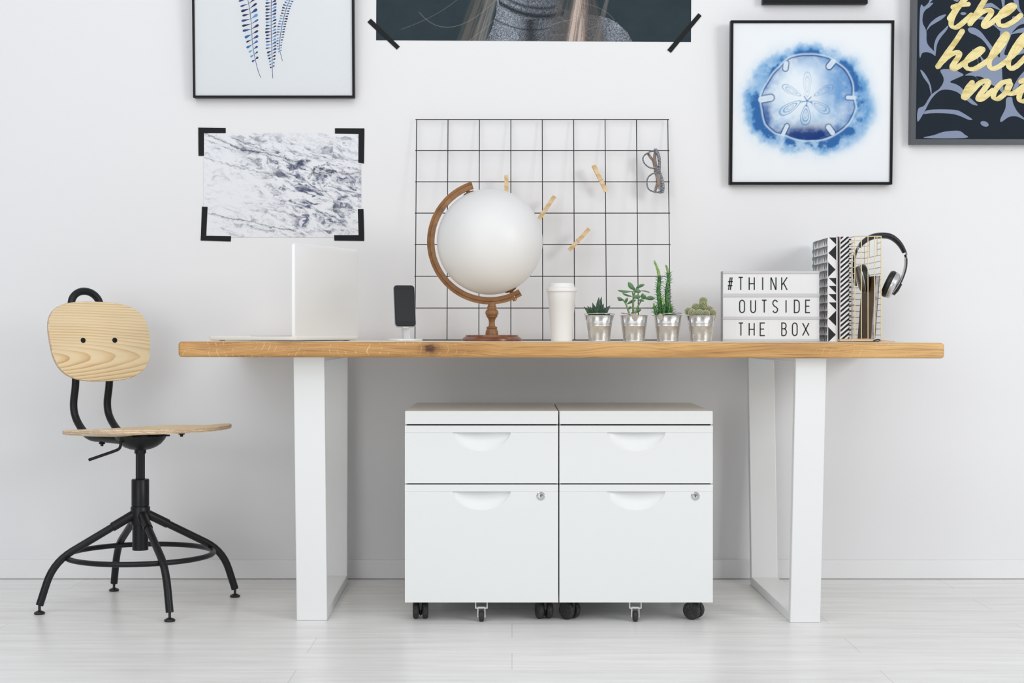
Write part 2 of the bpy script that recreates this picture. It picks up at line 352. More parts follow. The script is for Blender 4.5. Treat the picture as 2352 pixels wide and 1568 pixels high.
# ---------------------------------------------------------------- desk
desk = thing('desk', 'long oak topped desk on two white trapezoid leg frames', 'desk', (0.13, -0.45, 0))
x0, x1, yf, yb = -0.873, 1.131, CAMY + 4.03, CAMY + 4.86
def zt(x): return ztop(x)
b = MB(); nx = 60; prof = []
TH = 0.0405; rr = 0.007
for q in range(5): a = R(90 * q / 4); prof.append((yf + rr - rr * math.sin(R(90) - a), -rr + rr * math.cos(R(90) - a)) if False else (yf + rr - rr * math.cos(a), -TH + rr - rr * math.sin(a)))
prof = [(yf + rr - rr * math.sin(R(90 * q / 4)), -TH + rr - rr * math.cos(R(90 * q / 4))) for q in range(5)]
prof += [(yf + rr - rr * math.cos(R(90 * q / 4)), -rr + rr * math.sin(R(90 * q / 4))) for q in range(5)]
prof += [(yb, 0.0), (yb, -TH)]
vs = []; P = len(prof); zc = -TH / 2; yc = (yf + yb) / 2
xs = [x0 + 0.0, x0 + 0.0012, x0 + 0.0035, x0 + 0.008] + [x0 + 0.008 + (x1 - x0 - 0.016) * i / nx for i in range(1, nx)] + [x1 - 0.008, x1 - 0.0035, x1 - 0.0012, x1]
for i, x in enumerate(xs):
    e = min(x - x0, x1 - x); ins = 0.008 - math.sqrt(max(0, 0.008 ** 2 - (0.008 - min(e, 0.008)) ** 2))
    wob = 0.0016 * math.sin(x * 7.3 + 1) + 0.0010 * math.sin(x * 17 + 2)
    for y, z in prof:
        yy = y + (wob if y < yc else 0) + (ins if y < yc else -ins)
        z2 = zc + (z - zc) * (1 - ins / (TH / 2))
        vs.append((x, yy, zt(x) + z2))
n = len(xs)
fs = [(i * P + k, i * P + (k + 1) % P, (i + 1) * P + (k + 1) % P, (i + 1) * P + k) for i in range(n - 1) for k in range(P) if k not in (P - 3, P - 1)] + [tuple(range(P))[::-1], tuple((n - 1) * P + k for k in range(P))]
b.add(vs, fs); b.m += [1] * (2 * (n - 1)); b.f += [(i * P + k, i * P + (k + 1) % P, (i + 1) * P + (k + 1) % P, (i + 1) * P + k) for i in range(n - 1) for k in (P - 3, P - 1)]
top = b.make('tabletop', ['oak', 'oak_pale'], desk, angle=50, label='oak tabletop with a dark knot')
kw = W(988, 800, 4.03) - Vector(desk.location); KNOT.default_value = (kw.x, kw.y * .2, kw.z * 1.5)
def leg_frame(xl, Dfb, Dft, Dbb, Dbt, w):
    sh = lambda x, D: x - 0.0165 * (D - 4.15)
    tk = 0.026; zt_ = zt(xl) - TH - 0.0003
    prof_o = [(Dft, zt_), (Dfb, 0.0), (Dbb, 0.0), (Dbt, zt_)]
    prof_i = [(Dft + tk + .0015, zt_ - 0.012), (Dfb + tk, 0.026), (Dbb - tk, 0.026), (Dbt - tk - .0015, zt_ - 0.012)]
    V = []
    for xx in (xl, xl + w):
        for D, z in prof_o + prof_i: V.append((sh(xx, D), CAMY + D, z))
    Fs = []
    for i in range(4):
        j = (i + 1) % 4
        Fs += [(i, j, 4 + j, 4 + i), (8 + j, 8 + i, 12 + i, 12 + j), (i, 8 + i, 8 + j, j), (4 + i, 4 + j, 12 + j, 12 + i)]
    return MB().add(V, Fs)
leg_frame(-0.5835, 4.184, 4.112, 4.818, 4.845, 0.0825).make('leg_frame', 'white_leg', desk, smooth=False, bevel=0.0022)
leg_frame(0.7486, 4.152, 4.076, 4.784, 4.845, 0.0810).make('leg_frame', 'white_leg', desk, smooth=False, bevel=0.0022)

# ---------------------------------------------------------------- rolling drawer cabinets
DC = 4.15; YF = CAMY + DC; CW = 0.4125
def drawer_front(x0, x1, z0, z1):
    """steel front with a pressed half-moon grip under its lip"""
    y = YF; zl = z1 - 0.0185; xc = (x0 + x1) / 2; a = 0.0785; hb = 0.050
    xs = [x0, x0 + .004] + [xc - a + 2 * a * i / 110 for i in range(111)] + [x1 - .004, x1]
    zs = [z0, z0 + .004] + [zl - hb - .002 + (hb + .002) * i / 64 for i in range(65)] + [zl + .0006, z1 - .002, z1]
    def low(x): q = 1 - ((x - xc) / a) ** 2; return hb * max(0, q) ** 0.62
    def dep(x, z):
        if z > zl + 1e-6: return -0.0012                        # lip stands a touch proud
        L = low(x); d = zl - z
        if L <= 1e-5 or d >= L: return 0
        tt = 1 - d / L; q = 1 - ((x - xc) / a) ** 2
        return 0.017 * (q ** 0.5) * (math.sin(tt * math.pi / 2) ** 0.9)
    pb = MB(); hb_ = MB(); nx, nz = len(xs), len(zs)
    V = [(x, y + dep(x, z), z) for x in xs for z in zs]
    fp, fh = [], []
    for i in range(nx - 1):
        for k in range(nz - 1):
            f = (i * nz + k, (i + 1) * nz + k, (i + 1) * nz + k + 1, i * nz + k + 1)
            cx_, cz_ = (xs[i] + xs[i + 1]) / 2, (zs[k] + zs[k + 1]) / 2
            inside = abs(cx_ - xc) < a and cz_ < zl and zl - cz_ < low(cx_) + .0005
            (fh if inside else fp).append(f)
    # turned back edges
    nb = len(V); ring = [i * nz for i in range(nx)] + [(nx - 1) * nz + k for k in range(1, nz)] + [i * nz + nz - 1 for i in range(nx - 2, -1, -1)] + [k for k in range(nz - 2, 0, -1)]
    V2 = [(V[i][0], y + 0.016, V[i][2]) for i in ring]
    fp += [(ring[j], ring[(j + 1) % len(ring)], nb + (j + 1) % len(ring), nb + j) for j in range(len(ring))]
    pb.add(V + V2, fp)
    used = sorted({i for f in fh for i in f}); mp = {i: j for j, i in enumerate(used)}
    hb_.add([V[i] for i in used], [tuple(mp[i] for i in f) for f in fh])
    return pb, hb_
def twin_caster(cab, x, yy, ang, name='caster'):
    rw, wd, gap = 0.0245, 0.017, 0.006
    ca, sa = math.cos(ang), math.sin(ang); ax = Vector((ca, sa, 0)); fw = Vector((-sa, ca, 0)); c = Vector((x, yy, rw)) + fw * 0.012
    rot = Matrix(((ax.x, fw.x, 0, 0), (ax.y, fw.y, 0, 0), (0, 0, 1, 0), (0, 0, 0, 1))) @ Matrix.Rotation(R(90), 4, 'Y')
    st = MB().lathe([(0.006, 0.0), (0.006, 0.028)], Matrix.Translation((x, yy, 0.0262)), 16)
    st.box(x - .019, x + .019, yy - .019, yy + .019, 0.0525, 0.0552)
    fr = st.ball(c + Vector((0, 0, .002)), 0.006, 0.016, 0.019, 10, Matrix.Rotation(ang, 4, 'Z')).make(name, 'black_plastic', cab)
    for s in (-1, 1):
        m_ = Matrix.Translation(c + ax * s * (gap + wd) / 2 + ax * s * .0015) @ rot
        h = wd / 2
        MB().lathe([(1e-6, -h * .9), (rw * .55, -h), (rw * .86, -h * .92), (rw, -h * .45), (rw, h * .45), (rw * .86, h * .92), (rw * .5, h), (1e-6, h * .9)], m_, 36).make('wheel', 'rubber', fr)
    return fr
def cabinet(x0, label, angs):
    x1 = x0 + CW; z0, z1 = 0.0551, 0.534; yb = YF + 0.50; tk = 0.004
    cab = thing('drawer_cabinet', label, 'cabinet', ((x0 + x1) / 2, (YF + yb) / 2, 0), 'white drawer cabinets on wheels under the desk')
    b = MB(); a = 0.0005; ys = YF + .0162
    b.box(x0, x0 + tk, ys, yb, z0 + .001, z1); b.box(x1 - tk, x1, ys, yb, z0 + .001, z1); b.box(x0 + tk, x1 - tk, yb - tk, yb, z0 + .001, z1); b.box(x0 + tk, x1 - tk, YF + .02, yb - tk, z0 + .001, z0 + .005)
    b.mtl(1); b.box(x0 + tk, x1 - tk, ys + .02, ys + .022, z0 + .02, z1 - .0005)  # dark sheet painting the shade seen through the drawer gaps
    b.make('body', ['white_steel', 'dark_gap'], cab, smooth=False)
    MB().box(x0, x1, YF, yb, z1, 0.5697).make('top', 'white_steel', cab, smooth=False, bevel=0.002)
    for k, (za, zb) in enumerate(((0.3754, 0.5306), (0.0551, 0.3718))):
        p, h = drawer_front(x0, x1, za, zb)
        d = p.make('drawer', 'white_steel', cab, angle=30)
        h.make('handle', 'white_steel', d, angle=60, recalc=False)
        if k == 1:
            lx, lz = x0 + 0.3655, Z(1139, DC); mt = Matrix.Translation((lx, YF, lz)) @ Matrix.Rotation(R(90), 4, 'X')
            lk = MB().lathe([(0.0115, -.001), (0.0115, 0.0012), (0.0100, 0.0024), (0.0082, 0.0024), (0.0078, 0.0012), (0.0066, 0.0012), (0.0062, 0.0030), (0.0040, 0.0034), (1e-6, 0.0034)], mt, 36)
            lk.mtl(1).box(lx - .0007, lx + .0007, YF - .0037, YF - .0033, lz - .003, lz + .003); lk.mtl(1).lathe([(.0014, .0030), (.0014, .0037), (1e-6, .0037)], mt, 16)
            lk.make('lock', ['chrome', 'ink'], d, label='chrome lock')
    for (dx, dy), an in zip(((0.039, 0.055), (CW - 0.034, 0.055), (0.039, 0.44), (CW - 0.034, 0.44)), angs):
        twin_caster(cab, x0 + dx, YF + dy, an)
    # single support wheel under the lower drawer
    cx = x0 + 0.2055; cy = YF + .022
    b = MB(); b.box(cx - .026, cx + .026, cy - .012, cy + .012, 0.0535, 0.0551)
    for s in (-1, 1):
        b.box(cx + s * .0155 - .0012, cx + s * .0155 + .0012, cy - .010, cy + .010, 0.037, 0.0545)
        b.box(cx + s * .0125 - .0042, cx + s * .0125 + .0042, cy - .010, cy + .010, 0.0362, 0.0386)
        b.box(cx + s * .0095 - .0011, cx + s * .0095 + .0011, cy - .008, cy + .008, 0.012, 0.0385)
    b.box(cx - .0095, cx + .0095, cy - .010, cy + .010, 0.0365, 0.0395)
    sc = b.make('support_caster', 'white_steel', cab, smooth=False, bevel=0.0006, label='small white bracket with a black wheel')
    MB().lathe([(1e-6, -.0065), (.0115, -.0068), (.0145, -.0045), (.0145, .0045), (.0115, .0068), (1e-6, .0065)], Matrix.Translation((cx, cy, .0145)) @ Matrix.Rotation(R(90), 4, 'Y'), 28).make('wheel', 'rubber', sc)
    MB().tube([(cx - .0118, cy, .0145), (cx + .0118, cy, .0145)], .0016, 10).make('axle', 'chrome', sc)
    return cab
cabinet(X(930, DC), 'white two drawer cabinet on casters, the one nearer the chair', (R(4), R(14), R(20), R(-15)))
cabinet(X(1285, DC), 'white two drawer cabinet on casters, the one nearer the slanted right desk leg', (R(48), R(58), R(10), R(30)))

# ---------------------------------------------------------------- swivel chair (local: +x faces forward, +y its left side away from us)
CH = Vector((-1.064, CAMY + 4.417, 0))
chair = thing('swivel_chair', 'pale plywood swivel chair on a black tubular base with a foot ring', 'chair', CH, rot=(0, 0, R(-45)), world=False)
def sheet(fn, off, name, mats, rings=14, seg=72, p=3.0, parent=None):
    """superellipse shell: fn(u,v)->centre point, off(u,v)->half thickness vector"""
    b = MB(); V = []
    def sp(k, q):
        a = 2 * math.pi * k / seg; c, s_ = math.cos(a), math.sin(a)
        return q * math.copysign(abs(c) ** (2 / p), c), q * math.copysign(abs(s_) ** (2 / p), s_)
    for side in (1, -1):
        for i in range(1, rings + 1):
            for k in range(seg):
                u, v = sp(k, i / rings); V.append(Vector(fn(u, v)) + Vector(off(u, v)) * side)
        V.append(Vector(fn(0, 0)) + Vector(off(0, 0)) * side)
    H = rings * seg + 1; ft = []
    for sd in (0, 1):
        o = sd * H
        for k in range(seg): ft.append((o + H - 1, o + k, o + (k + 1) % seg))
        for i in range(rings - 1):
            for k in range(seg): ft.append((o + i * seg + k, o + i * seg + (k + 1) % seg, o + (i + 1) * seg + (k + 1) % seg, o + (i + 1) * seg + k))
    b.add(V, ft)
    # edge in five veneers
    o0 = (rings - 1) * seg; L = []
    for j, q in enumerate((1, .6, .2, -.2, -.6, -1)):
        for k in range(seg):
            c = (b.v[o0 + k] + b.v[H + o0 + k]) / 2; d = (b.v[o0 + k] - b.v[H + o0 + k]) / 2; ctr = (b.v[H - 1] + b.v[2 * H - 1]) / 2
            L.append(c + d * q + (c - ctr).normalized() * .0018 * math.sqrt(max(0, 1 - q * q)))
    for j in range(5):
        b.mtl(1 if j % 2 == 0 else 2)
        b.add(L[j * seg:(j + 2) * seg], [(k, (k + 1) % seg, seg + (k + 1) % seg, seg + k) for k in range(seg)])
    return b.make(name, mats, parent, angle=50)
def back_fn(u, v):
    y = 0.1635 * u * (1 + 0.050 * v) ; z = 0.7545 + 0.1165 * v
    return (-0.236 + 0.62 * y * y - 0.24 * (z - 0.7545), y, z)
bk = sheet(back_fn, lambda u, v: (0.0060, 0, 0.0005), 'backrest', ['pine', 'ply', 'ply_line'], p=3.0, parent=chair)
for s in (-0.0525, 0.0525):
    mt = Matrix.Translation((-0.236 + 0.62 * s * s + .0060, s, 0.7575)) @ Matrix.Rotation(R(90), 4, 'Y')
    sb = MB().lathe([(0.0078, -.002), (0.0078, 0.0012), (0.0068, 0.0022), (0.0040, 0.0022), (0.0034, 0.0004), (1e-6, 0.0004)], mt, 24); sb.make('bolt', 'black_metal', bk)
def seat_fn(u, v):
    x = 0.03 + 0.197 * u; y = 0.219 * v * (1 + .05 * u)
    z = 0.5020 + 0.010 * u - 0.010 * math.exp(-((u + .12) / .42) ** 2) * (1 - .55 * v * v) + 0.006 * v * v - 0.012 * max(0, u - .55) ** 1.5
    return (x, y, z + (0.004 if u < -.6 else 0) * (-.6 - u))
sheet(seat_fn, lambda u, v: (0, 0, 0.0056), 'seat', ['pine_seat', 'ply', 'ply_line'], p=2.9, parent=chair)
# one bent tube: under the seat, up behind, over the top and down again
S = 0.0560
side = [(-0.005, 0, 0.4745), (-0.205, 0, 0.4745), (-0.287, 0, 0.545), (-0.259, 0, 0.64), (-0.300, 0, 0.84), (-0.314, 0, 0.912)]
def sidept(s): return [(x, s, z) for x, _, z in side]
prof_ = fillet(sidept(-S), [.055, .05, .05, .05])
arch = [(-0.3045 - .009 * math.sin(a), -.048 * math.cos(a), 0.862 + 0.043 * math.sin(a)) for a in [math.pi * i / 16 for i in range(17)]]
half = [Vector((q.x, q.y * (1 - .14 * max(0, min(1, (q.z - .70) / .15))), q.z)) for q in prof_ if q.z < 0.855]
tubepts = half + arch + [Vector((q.x, -q.y, q.z)) for q in reversed(half)]
MB().tube(tubepts, 0.0112, 14, up=None).make('back_frame', 'black_metal', chair, angle=60)
b = MB(); b.lathe([(0.020, 0.446), (0.030, 0.4475), (0.046, 0.454), (0.060, 0.464), (0.070, 0.476), (0.074, 0.486), (0.02, 0.488)], None, 36)
b.box(-0.06, 0.06, -0.06, 0.06, 0.484, 0.4885); b.make('seat_plate', 'black_metal', chair, angle=40)
for bx, by in ((-0.115, -0.056), (0.120, -0.06), (0.120, 0.06), (-0.115, 0.056)):
    z_ = 0.4585 if bx < 0 else 0.4915
    MB().lathe([(0.003, z_ - .006), (0.0045, z_ - .005), (0.0045, z_), (0.009, z_ + .0005), (0.009, z_ + .003), (.004, z_ + .012)], Matrix.Translation((bx, by, 0)), 14).make('bolt', 'black_metal', chair)
# lever: in world pixels -> local
inv = (Matrix.Translation(CH) @ Matrix.Rotation(R(-45), 4, 'Z')).inverted()
lev = [inv @ W(px, py, 4.36) for px, py in ((281, 998), (278, 1012), (276, 1030), (262, 1036), (204, 1056))]
MB().tube(fillet(lev, .012), 0.0042, 10).make('height_lever', 'black_metal', chair, angle=60)
b = MB(); b.lathe([(0.0165, 0.435), (0.0170, 0.450)], None, 28); b.lathe([(0.0130, 0.355), (0.0130, 0.437)], None, 6); b.lathe([(0.0136, 0.362), (0.0136, 0.3625)], None, 28)
b.make('spindle', 'black_metal', chair, angle=30)
MB().lathe([(0.0225, 0.159), (0.0225, 0.285), (0.0250, 0.286), (0.0250, 0.359), (0.0235, 0.3615), (0.013, 0.3615)], None, 40).make('column', 'black_metal', chair, angle=40)
hub = MB().lathe([(0.0270, 0.232), (0.0275, 0.234), (0.0275, 0.281), (0.0262, 0.2835)], None, 40).make('hub', 'black_metal', chair, angle=40)
for k in range(4):
    an = R(-105.6 + 90 * k); d = Vector((math.cos(an), math.sin(an), 0))
    P2 = lambda r, z: d * r + Vector((0, 0, z))
    pts = fillet([P2(.020, .2610), P2(.232, .1475), P2(.272, .100), P2(.2815, .0245)][:1] + [P2(.245, .1405), P2(.2825, .0245)], [.075])
    lg = MB().tube(pts, .0107, 14).make('leg', 'black_metal', chair, angle=60)
    MB().tube([P2(.018, .2621), P2(.080, .2289)], .0132, 14).make('socket', 'black_metal', lg, angle=60)
    q = P2(.2825, 0)
    MB().lathe([(.0135, 0.0), (.0155, .0035), (.0140, .0060), (.0060, .0100), (.0038, .0108), (.0038, .0275)], Matrix.Translation(q), 22).make('foot', 'black_plastic', lg, angle=40)
MB().tube([(0.2057 * math.cos(2 * math.pi * i / 72), 0.2057 * math.sin(2 * math.pi * i / 72), 0.1475) for i in range(72)], 0.0076, 12, closed=True, up=(0, 0, 1)).make('foot_ring', 'black_metal', chair, angle=60)

# ---------------------------------------------------------------- laptop
DN, DFa = 4.15, 4.50
A = Vector((X(677, DN), CAMY + DN, 0)); B = Vector((X(826, DFa), CAMY + DFa, 0)); hv = (B - A); LW = hv.length; hd = hv.normalized(); bd = Vector((-hd.y, hd.x, 0))
zl = ztop(A.x); DEP = 0.276
lap = thing('laptop', 'open silver laptop turned sideways at the left of the desk', 'laptop', Vector((*(A + hd * LW / 2 + bd * .13).xy, zl)))
def rrect(w, h, r, k=5):
    out = []
    for cx, cy, a0 in ((w - r, r, -90), (w - r, h - r, 0), (r, h - r, 90), (r, r, 180)):
        for j in range(k + 1): a = R(a0 + 90 * j / k); out.append((cx + r * math.cos(a), cy + r * math.sin(a)))
    return out
b = MB(); rr_ = rrect(LW, DEP, .014); ctr2 = Vector((LW / 2, DEP / 2))
def lp(u, v, z): return A + hd * u + bd * v + Vector((0, 0, zl + z))
lay = [(0.965, 0.0022), (0.985, 0.0040), (0.998, 0.0085), (1.0, 0.0135), (0.996, 0.0142)]
V = []
for s_, z in lay:
    for u, v in rr_: q = ctr2 + (Vector((u, v)) - ctr2) * s_; V.append(lp(q.x, q.y, z))
n = len(rr_)
fs = [(i * n + k, i * n + (k + 1) % n, (i + 1) * n + (k + 1) % n, (i + 1) * n + k) for i in range(len(lay) - 1) for k in range(n)] + [tuple(range(n))[::-1], tuple((len(lay) - 1) * n + k for k in range(n))]
base = b.add(V, fs).make('base', 'alu', lap, angle=45)
for u, v in ((.03, .03), (LW - .03, .03), (.03, DEP - .03), (LW - .03, DEP - .03)): MB().lathe([(.007, 0.0), (.008, .0028)], Matrix.Translation(lp(u, v, 0)), 16).make('rubber_foot', 'rubber', base)
b = MB(); b.hexa([lp(.02, .045, .0143), lp(LW - .02, .045, .0143), lp(LW - .02, .15, .0143), lp(.02, .15, .0143)], [lp(.02, .045, .0146), lp(LW - .02, .045, .0146), lp(LW - .02, .15, .0146), lp(.02, .15, .0146)])
b.make('keyboard', 'alu_dark', base, smooth=False)
# lid: upright slab, back face towards us
b = MB(); HL = 0.262; zb = 0.0045
def ld(u, z, d): return A + hd * u - bd * d + Vector((0, 0, zl + zb + z)) + bd * .006
rl = rrect(LW, HL, .013); c2 = Vector((LW / 2, HL / 2)); V = []
lay = [(1.0, -.0035), (1.0, 0.0), (0.992, .0030), (0.975, .0042)]
for s_, d in lay:
    for u, z in rl:
        q = Vector(((u - c2.x) * (1 - (1 - s_)) + c2.x, (z - c2.y) * (1 - (1 - s_) * LW / HL) + c2.y)); V.append(ld(q.x, q.y, d))
n = len(rl)
fs = [(i * n + k, i * n + (k + 1) % n, (i + 1) * n + (k + 1) % n, (i + 1) * n + k) for i in range(len(lay) - 1) for k in range(n)] + [tuple(range(n))[::-1], tuple((len(lay) - 1) * n + k for k in range(n))]
lid = b.add(V, fs).make('lid', 'alu', lap, angle=50)
b = MB(); b.hexa([ld(.008, .012, -.0038), ld(LW - .008, .012, -.0038), ld(LW - .008, HL - .008, -.0038), ld(.008, HL - .008, -.0038)], [ld(.008, .012, -.0034), ld(LW - .008, .012, -.0034), ld(LW - .008, HL - .008, -.0034), ld(.008, HL - .008, -.0034)])
b.make('screen', 'glass_black', lid, smooth=False)
b = MB(); b.hexa([ld(.03, -.0035, .001), ld(LW - .05, -.0035, .001), ld(LW - .05, .0005, .001), ld(.03, .0005, .001)], [ld(.03, -.0035, -.006), ld(LW - .05, -.0035, -.006), ld(LW - .05, .0005, -.006), ld(.03, .0005, -.006)])
b.make('hinge', 'alu_dark', lap, smooth=False)

# ---------------------------------------------------------------- phone on its stand
DP = 4.60; px_ = X(931, DP); zp = ztop(px_)
st = thing('phone_stand', 'white metal phone stand with round foot', 'stand', (px_, CAMY + DP, zp))
MB().lathe([(.0500, 0), (.0510, .001), (.0510, .0045), (.0495, .0058), (1e-6, .0058)], Matrix.Translation((px_, CAMY + DP, zp)), 56).make('base', 'alu', st)
pc = W(929.5, 702.5, DP - .012)
prot = Matrix.Rotation(R(13), 4, 'Z') @ Matrix.Rotation(R(-15), 4, 'X')
PM = Matrix.Translation(pc) @ prot
def pl(x, y, z): return PM @ Vector((x, y, z))
b = MB(); yk = .0085
s0 = [Vector((px_ - .006, CAMY + DP + .016, zp + .005)), Vector((px_ + .014, CAMY + DP + .016, zp + .005)), pl(.010, yk, -.02), pl(-.010, yk, -.02)]
b.hexa(s0, [p_ + Vector((0, .005, 0)) for p_ in s0]); b.make('stem', 'white_leg', st, smooth=False, bevel=.001)
MB().tube([(px_ - .0085, CAMY + DP + .012, zp + .005), pl(-.0125, yk, -.03)], .0022, 10).make('cable_rod', 'chrome', st)
b = MB(); b.add([pl(x, y, z) for x in (-.008, .008) for y in (-.004, .0095) for z in (-.0668, -.0650)], [(0, 1, 3, 2), (4, 6, 7, 5), (0, 4, 5, 1), (2, 3, 7, 6), (0, 2, 6, 4), (1, 5, 7, 3)]).make('cradle', 'white_leg', st, smooth=False)
ph = thing('phone', 'black smartphone in a clear case propped on the stand', 'phone', pc)
def slab(w, h, r, y0, y1):
    b = MB(); o = [(x - w / 2, z - h / 2) for x, z in rrect(w, h, r)]; b.prism([pl(x, y0, z) for x, z in o], pl(0, y1, 0) - pl(0, y0, 0)); return b
pb = slab(.0615, .127, .0095, -.0028, .0042).make('body', 'black_plastic', ph, bevel=.0012)
slab(.0640, .1295, .0108, -.0018, .0062).make('case', 'clear_case', ph, bevel=.0016, label='bluish clear case')
slab(.0590, .1240, .0085, -.0033, -.0026).make('front_glass', 'glass_black', ph, smooth=False)
b = MB(); b.add([pl(x, -.00345, z) for x, z in ((-.027, -.047), (.027, -.047), (.027, .048), (-.027, .048))], [(0, 1, 2, 3)])
b.make('screen', mat('dark_grey_screen', (0.014, 0.016, 0.018), 0.10, spec=0.2), ph, smooth=False)

# ---------------------------------------------------------------- globe
DG = 4.50; gc = W(1125, 555, DG); gs = DG / F; zg = ztop(gc.x)
gl = thing('globe', 'plain white desk globe on a turned brown wooden stand', 'globe', (gc.x, gc.y, zg))
SG = DG / 4.40
def gm(): return Matrix.Translation((gc.x + .006, gc.y, zg)) @ Matrix.Diagonal((SG, SG, 1, 1))
bs = lambda r, h: (r, h)
MB().lathe([(.0855, 0), (.0868, .002), (.0862, .0055), (.080, .0115), (.0765, .0125), (.0745, .0172), (.0735, .0178), (1e-6, .0178)], gm(), 64).make('base', 'walnut_dark', gl)
k = .26786 * gs
ybase = zg + .0178
pf = [(53, 1383), (54, 1370), (53, 1352), (49, 1338), (45, 1330), (42, 1326), (45, 1320), (46, 1314), (43, 1308), (30, 1303), (27, 1295), (24.5, 1272), (27, 1252), (34, 1235), (41, 1226), (47, 1221), (47, 1214), (44, 1211), (52, 1204), (55.5, 1190), (54, 1176), (47, 1163), (38, 1156), (37, 1150), (40, 1146), (40, 1138), (36, 1132), (33, 1128), (31, 1110), (32, 1094)]
zc_ = lambda yy: Z(400 + yy * .26786, DG)
MB().lathe([(r_ * k * 1.02 / SG, max(ybase - .0005, zc_(yy)) - zg) for r_, yy in pf], gm(), 36).make('stem', 'walnut', gl, angle=30)
sph = MB().ball(gc, 121.5 * gs, 121.5 * gs, 121.5 * gs, 48).make('sphere', 'globe_white', gl)
# meridian: grooved wooden bow
cs = [(-.0085, .1580), (-.0085, .1690), (-.0055, .1705), (-.0070, .1735), (-.0075, .1786), (.0075, .1786), (.0085, .1740), (.0085, .1580)]
b = MB(); V = []; N = 90
for i in range(N + 1):
    a = R(107.0 + (301.0 - 107.0) * i / N)
    for y, r_ in cs: V.append(gc + Vector((r_ * math.cos(a), y, r_ * math.sin(a))) * SG)
n = len(cs)
fs = [(i * n + q, i * n + (q + 1) % n, (i + 1) * n + (q + 1) % n, (i + 1) * n + q) for i in range(N) for q in range(n)] + [tuple(range(n))[::-1], tuple(N * n + q for q in range(n))]
b.add(V, fs).make('meridian_bow', 'walnut', gl, angle=25)
for an in (113.5, -66.5):
    d = Vector((math.cos(R(an)), 0, math.sin(R(an)))); qt = Vector((0, 0, 1)).rotation_difference(d).to_matrix().to_4x4(); mt = Matrix.Translation(gc) @ qt @ Matrix.Scale(SG, 4); r0 = 121.5 * gs / SG
    MB().lathe([(.0190, r0 - .0016), (.0150, r0 + .0018), (.0050, r0 + .0045), (.0060, r0 + .006), (.0074, .166), (.0074, .1675)] + ([(.0060, .183), (1e-6, .184)] if an < 0 else [(1e-6, .1675)]), mt, 28).make('axis_pin', 'brass', gl)

# ---------------------------------------------------------------- takeaway cup
DU = 4.50; us = DU / F; cx = X(1290.2, DU); zc0 = ztop(cx)
cup = thing('travel_cup', 'tall plain white travel cup with a domed lid', 'cup', (cx, CAMY + DU, zc0)); mt = Matrix.Translation((cx, CAMY + DU, zc0)) @ Matrix.Scale(DU / 4.30, 4)
MB().lathe([(.0285, .0), (.0293, .0012), (.0368, .1085), (.0371, .1090), (.0390, .1395), (1e-6, .1395)], mt, 56).make('body', 'cup_white', cup, angle=28)
MB().lathe([(.0405, .1375), (.0432, .1385), (.0435, .1410), (.0418, .1480), (.0395, .1492), (.0358, .1505), (.0345, .1590), (.0330, .1612), (.0310, .1618), (.0295, .1600), (1e-6, .1598)], mt, 56).make('lid', 'cup_white', cup, angle=32)

# ---------------------------------------------------------------- four plants in small zinc buckets
DB = 4.50; s5 = .18707 * DB / F; KB = 0.0
def Q(zx, zy, dd=0.0): return W(1220 + zx * .18707, 560 + zy * .18707, DB + dd)
def bucket(root, cx, z0, ear_ang, bail):
    SB = DB / 4.30; mt = Matrix.Translation((cx, CAMY + DB, z0)) @ Matrix.Scale(SB, 4); H = .0722
    rad = lambda h: .0293 + (.0380 - .0293) * h / H
    pr = [(.0285, 0.0), (.0293, .0), (.0300, .0012), (rad(.0025) - .0004, .003)]
    for hh in (.0435, .0475, .0520): pr += [(rad(hh - .0016), hh - .0016), (rad(hh) + .0008, hh - .0006), (rad(hh) + .0008, hh + .0006), (rad(hh + .0016), hh + .0016)]
    pr += [(rad(H - .002), H - .002), (.0394, H - .001), (.0398, H), (.0392, H + .0008), (.0378, H + .0004), (.0366, H - .003), (.0330, H - .03), (.0300, .004)]
    bk = MB().lathe(pr, mt, 48).make('bucket', 'galv', root, angle=40)
    mid = Vector((cx, CAMY + DB, z0))
    for s in (0, math.pi):
        d = Vector((math.cos(ear_ang + s), math.sin(ear_ang + s), 0)); tn = Vector((-d.y, d.x, 0))
        c = mid + (d * .0388 + Vector((0, 0, H - .004))) * SB; b = MB()
        sh = [(.0080 * math.cos(q), .0105 * math.sin(q)) for q in [2 * math.pi * j / 20 for j in range(20)]]
        up = (Vector((0, 0, 1)) + d * .22).normalized()
        b.prism([c + tn * x + up * z for x, z in sh], d * .0012); b.make('lug', 'galv', bk, smooth=False)
    a = mid + Vector((math.cos(ear_ang), math.sin(ear_ang), 0)) * .0425 * SB + Vector((0, 0, (H + .003) * SB)); c = mid * 2 - a; c.z = a.z
    dirn = bail; pts = []
    for i in range(25):
        t_ = math.pi * i / 24; pts.append((a + c) / 2 + (a - c) / 2 * math.cos(t_) + dirn * math.sin(t_) * .041)
    MB().tube(pts, .0011, 8).make('handle', 'galv', bk, angle=60)
    MB().lathe([(.0355, H - .006), (.02, H - .004), (1e-6, H - .0035)], mt, 28).make('soil', 'soil', root, angle=60)
GP = 'plants in zinc buckets on the desk'
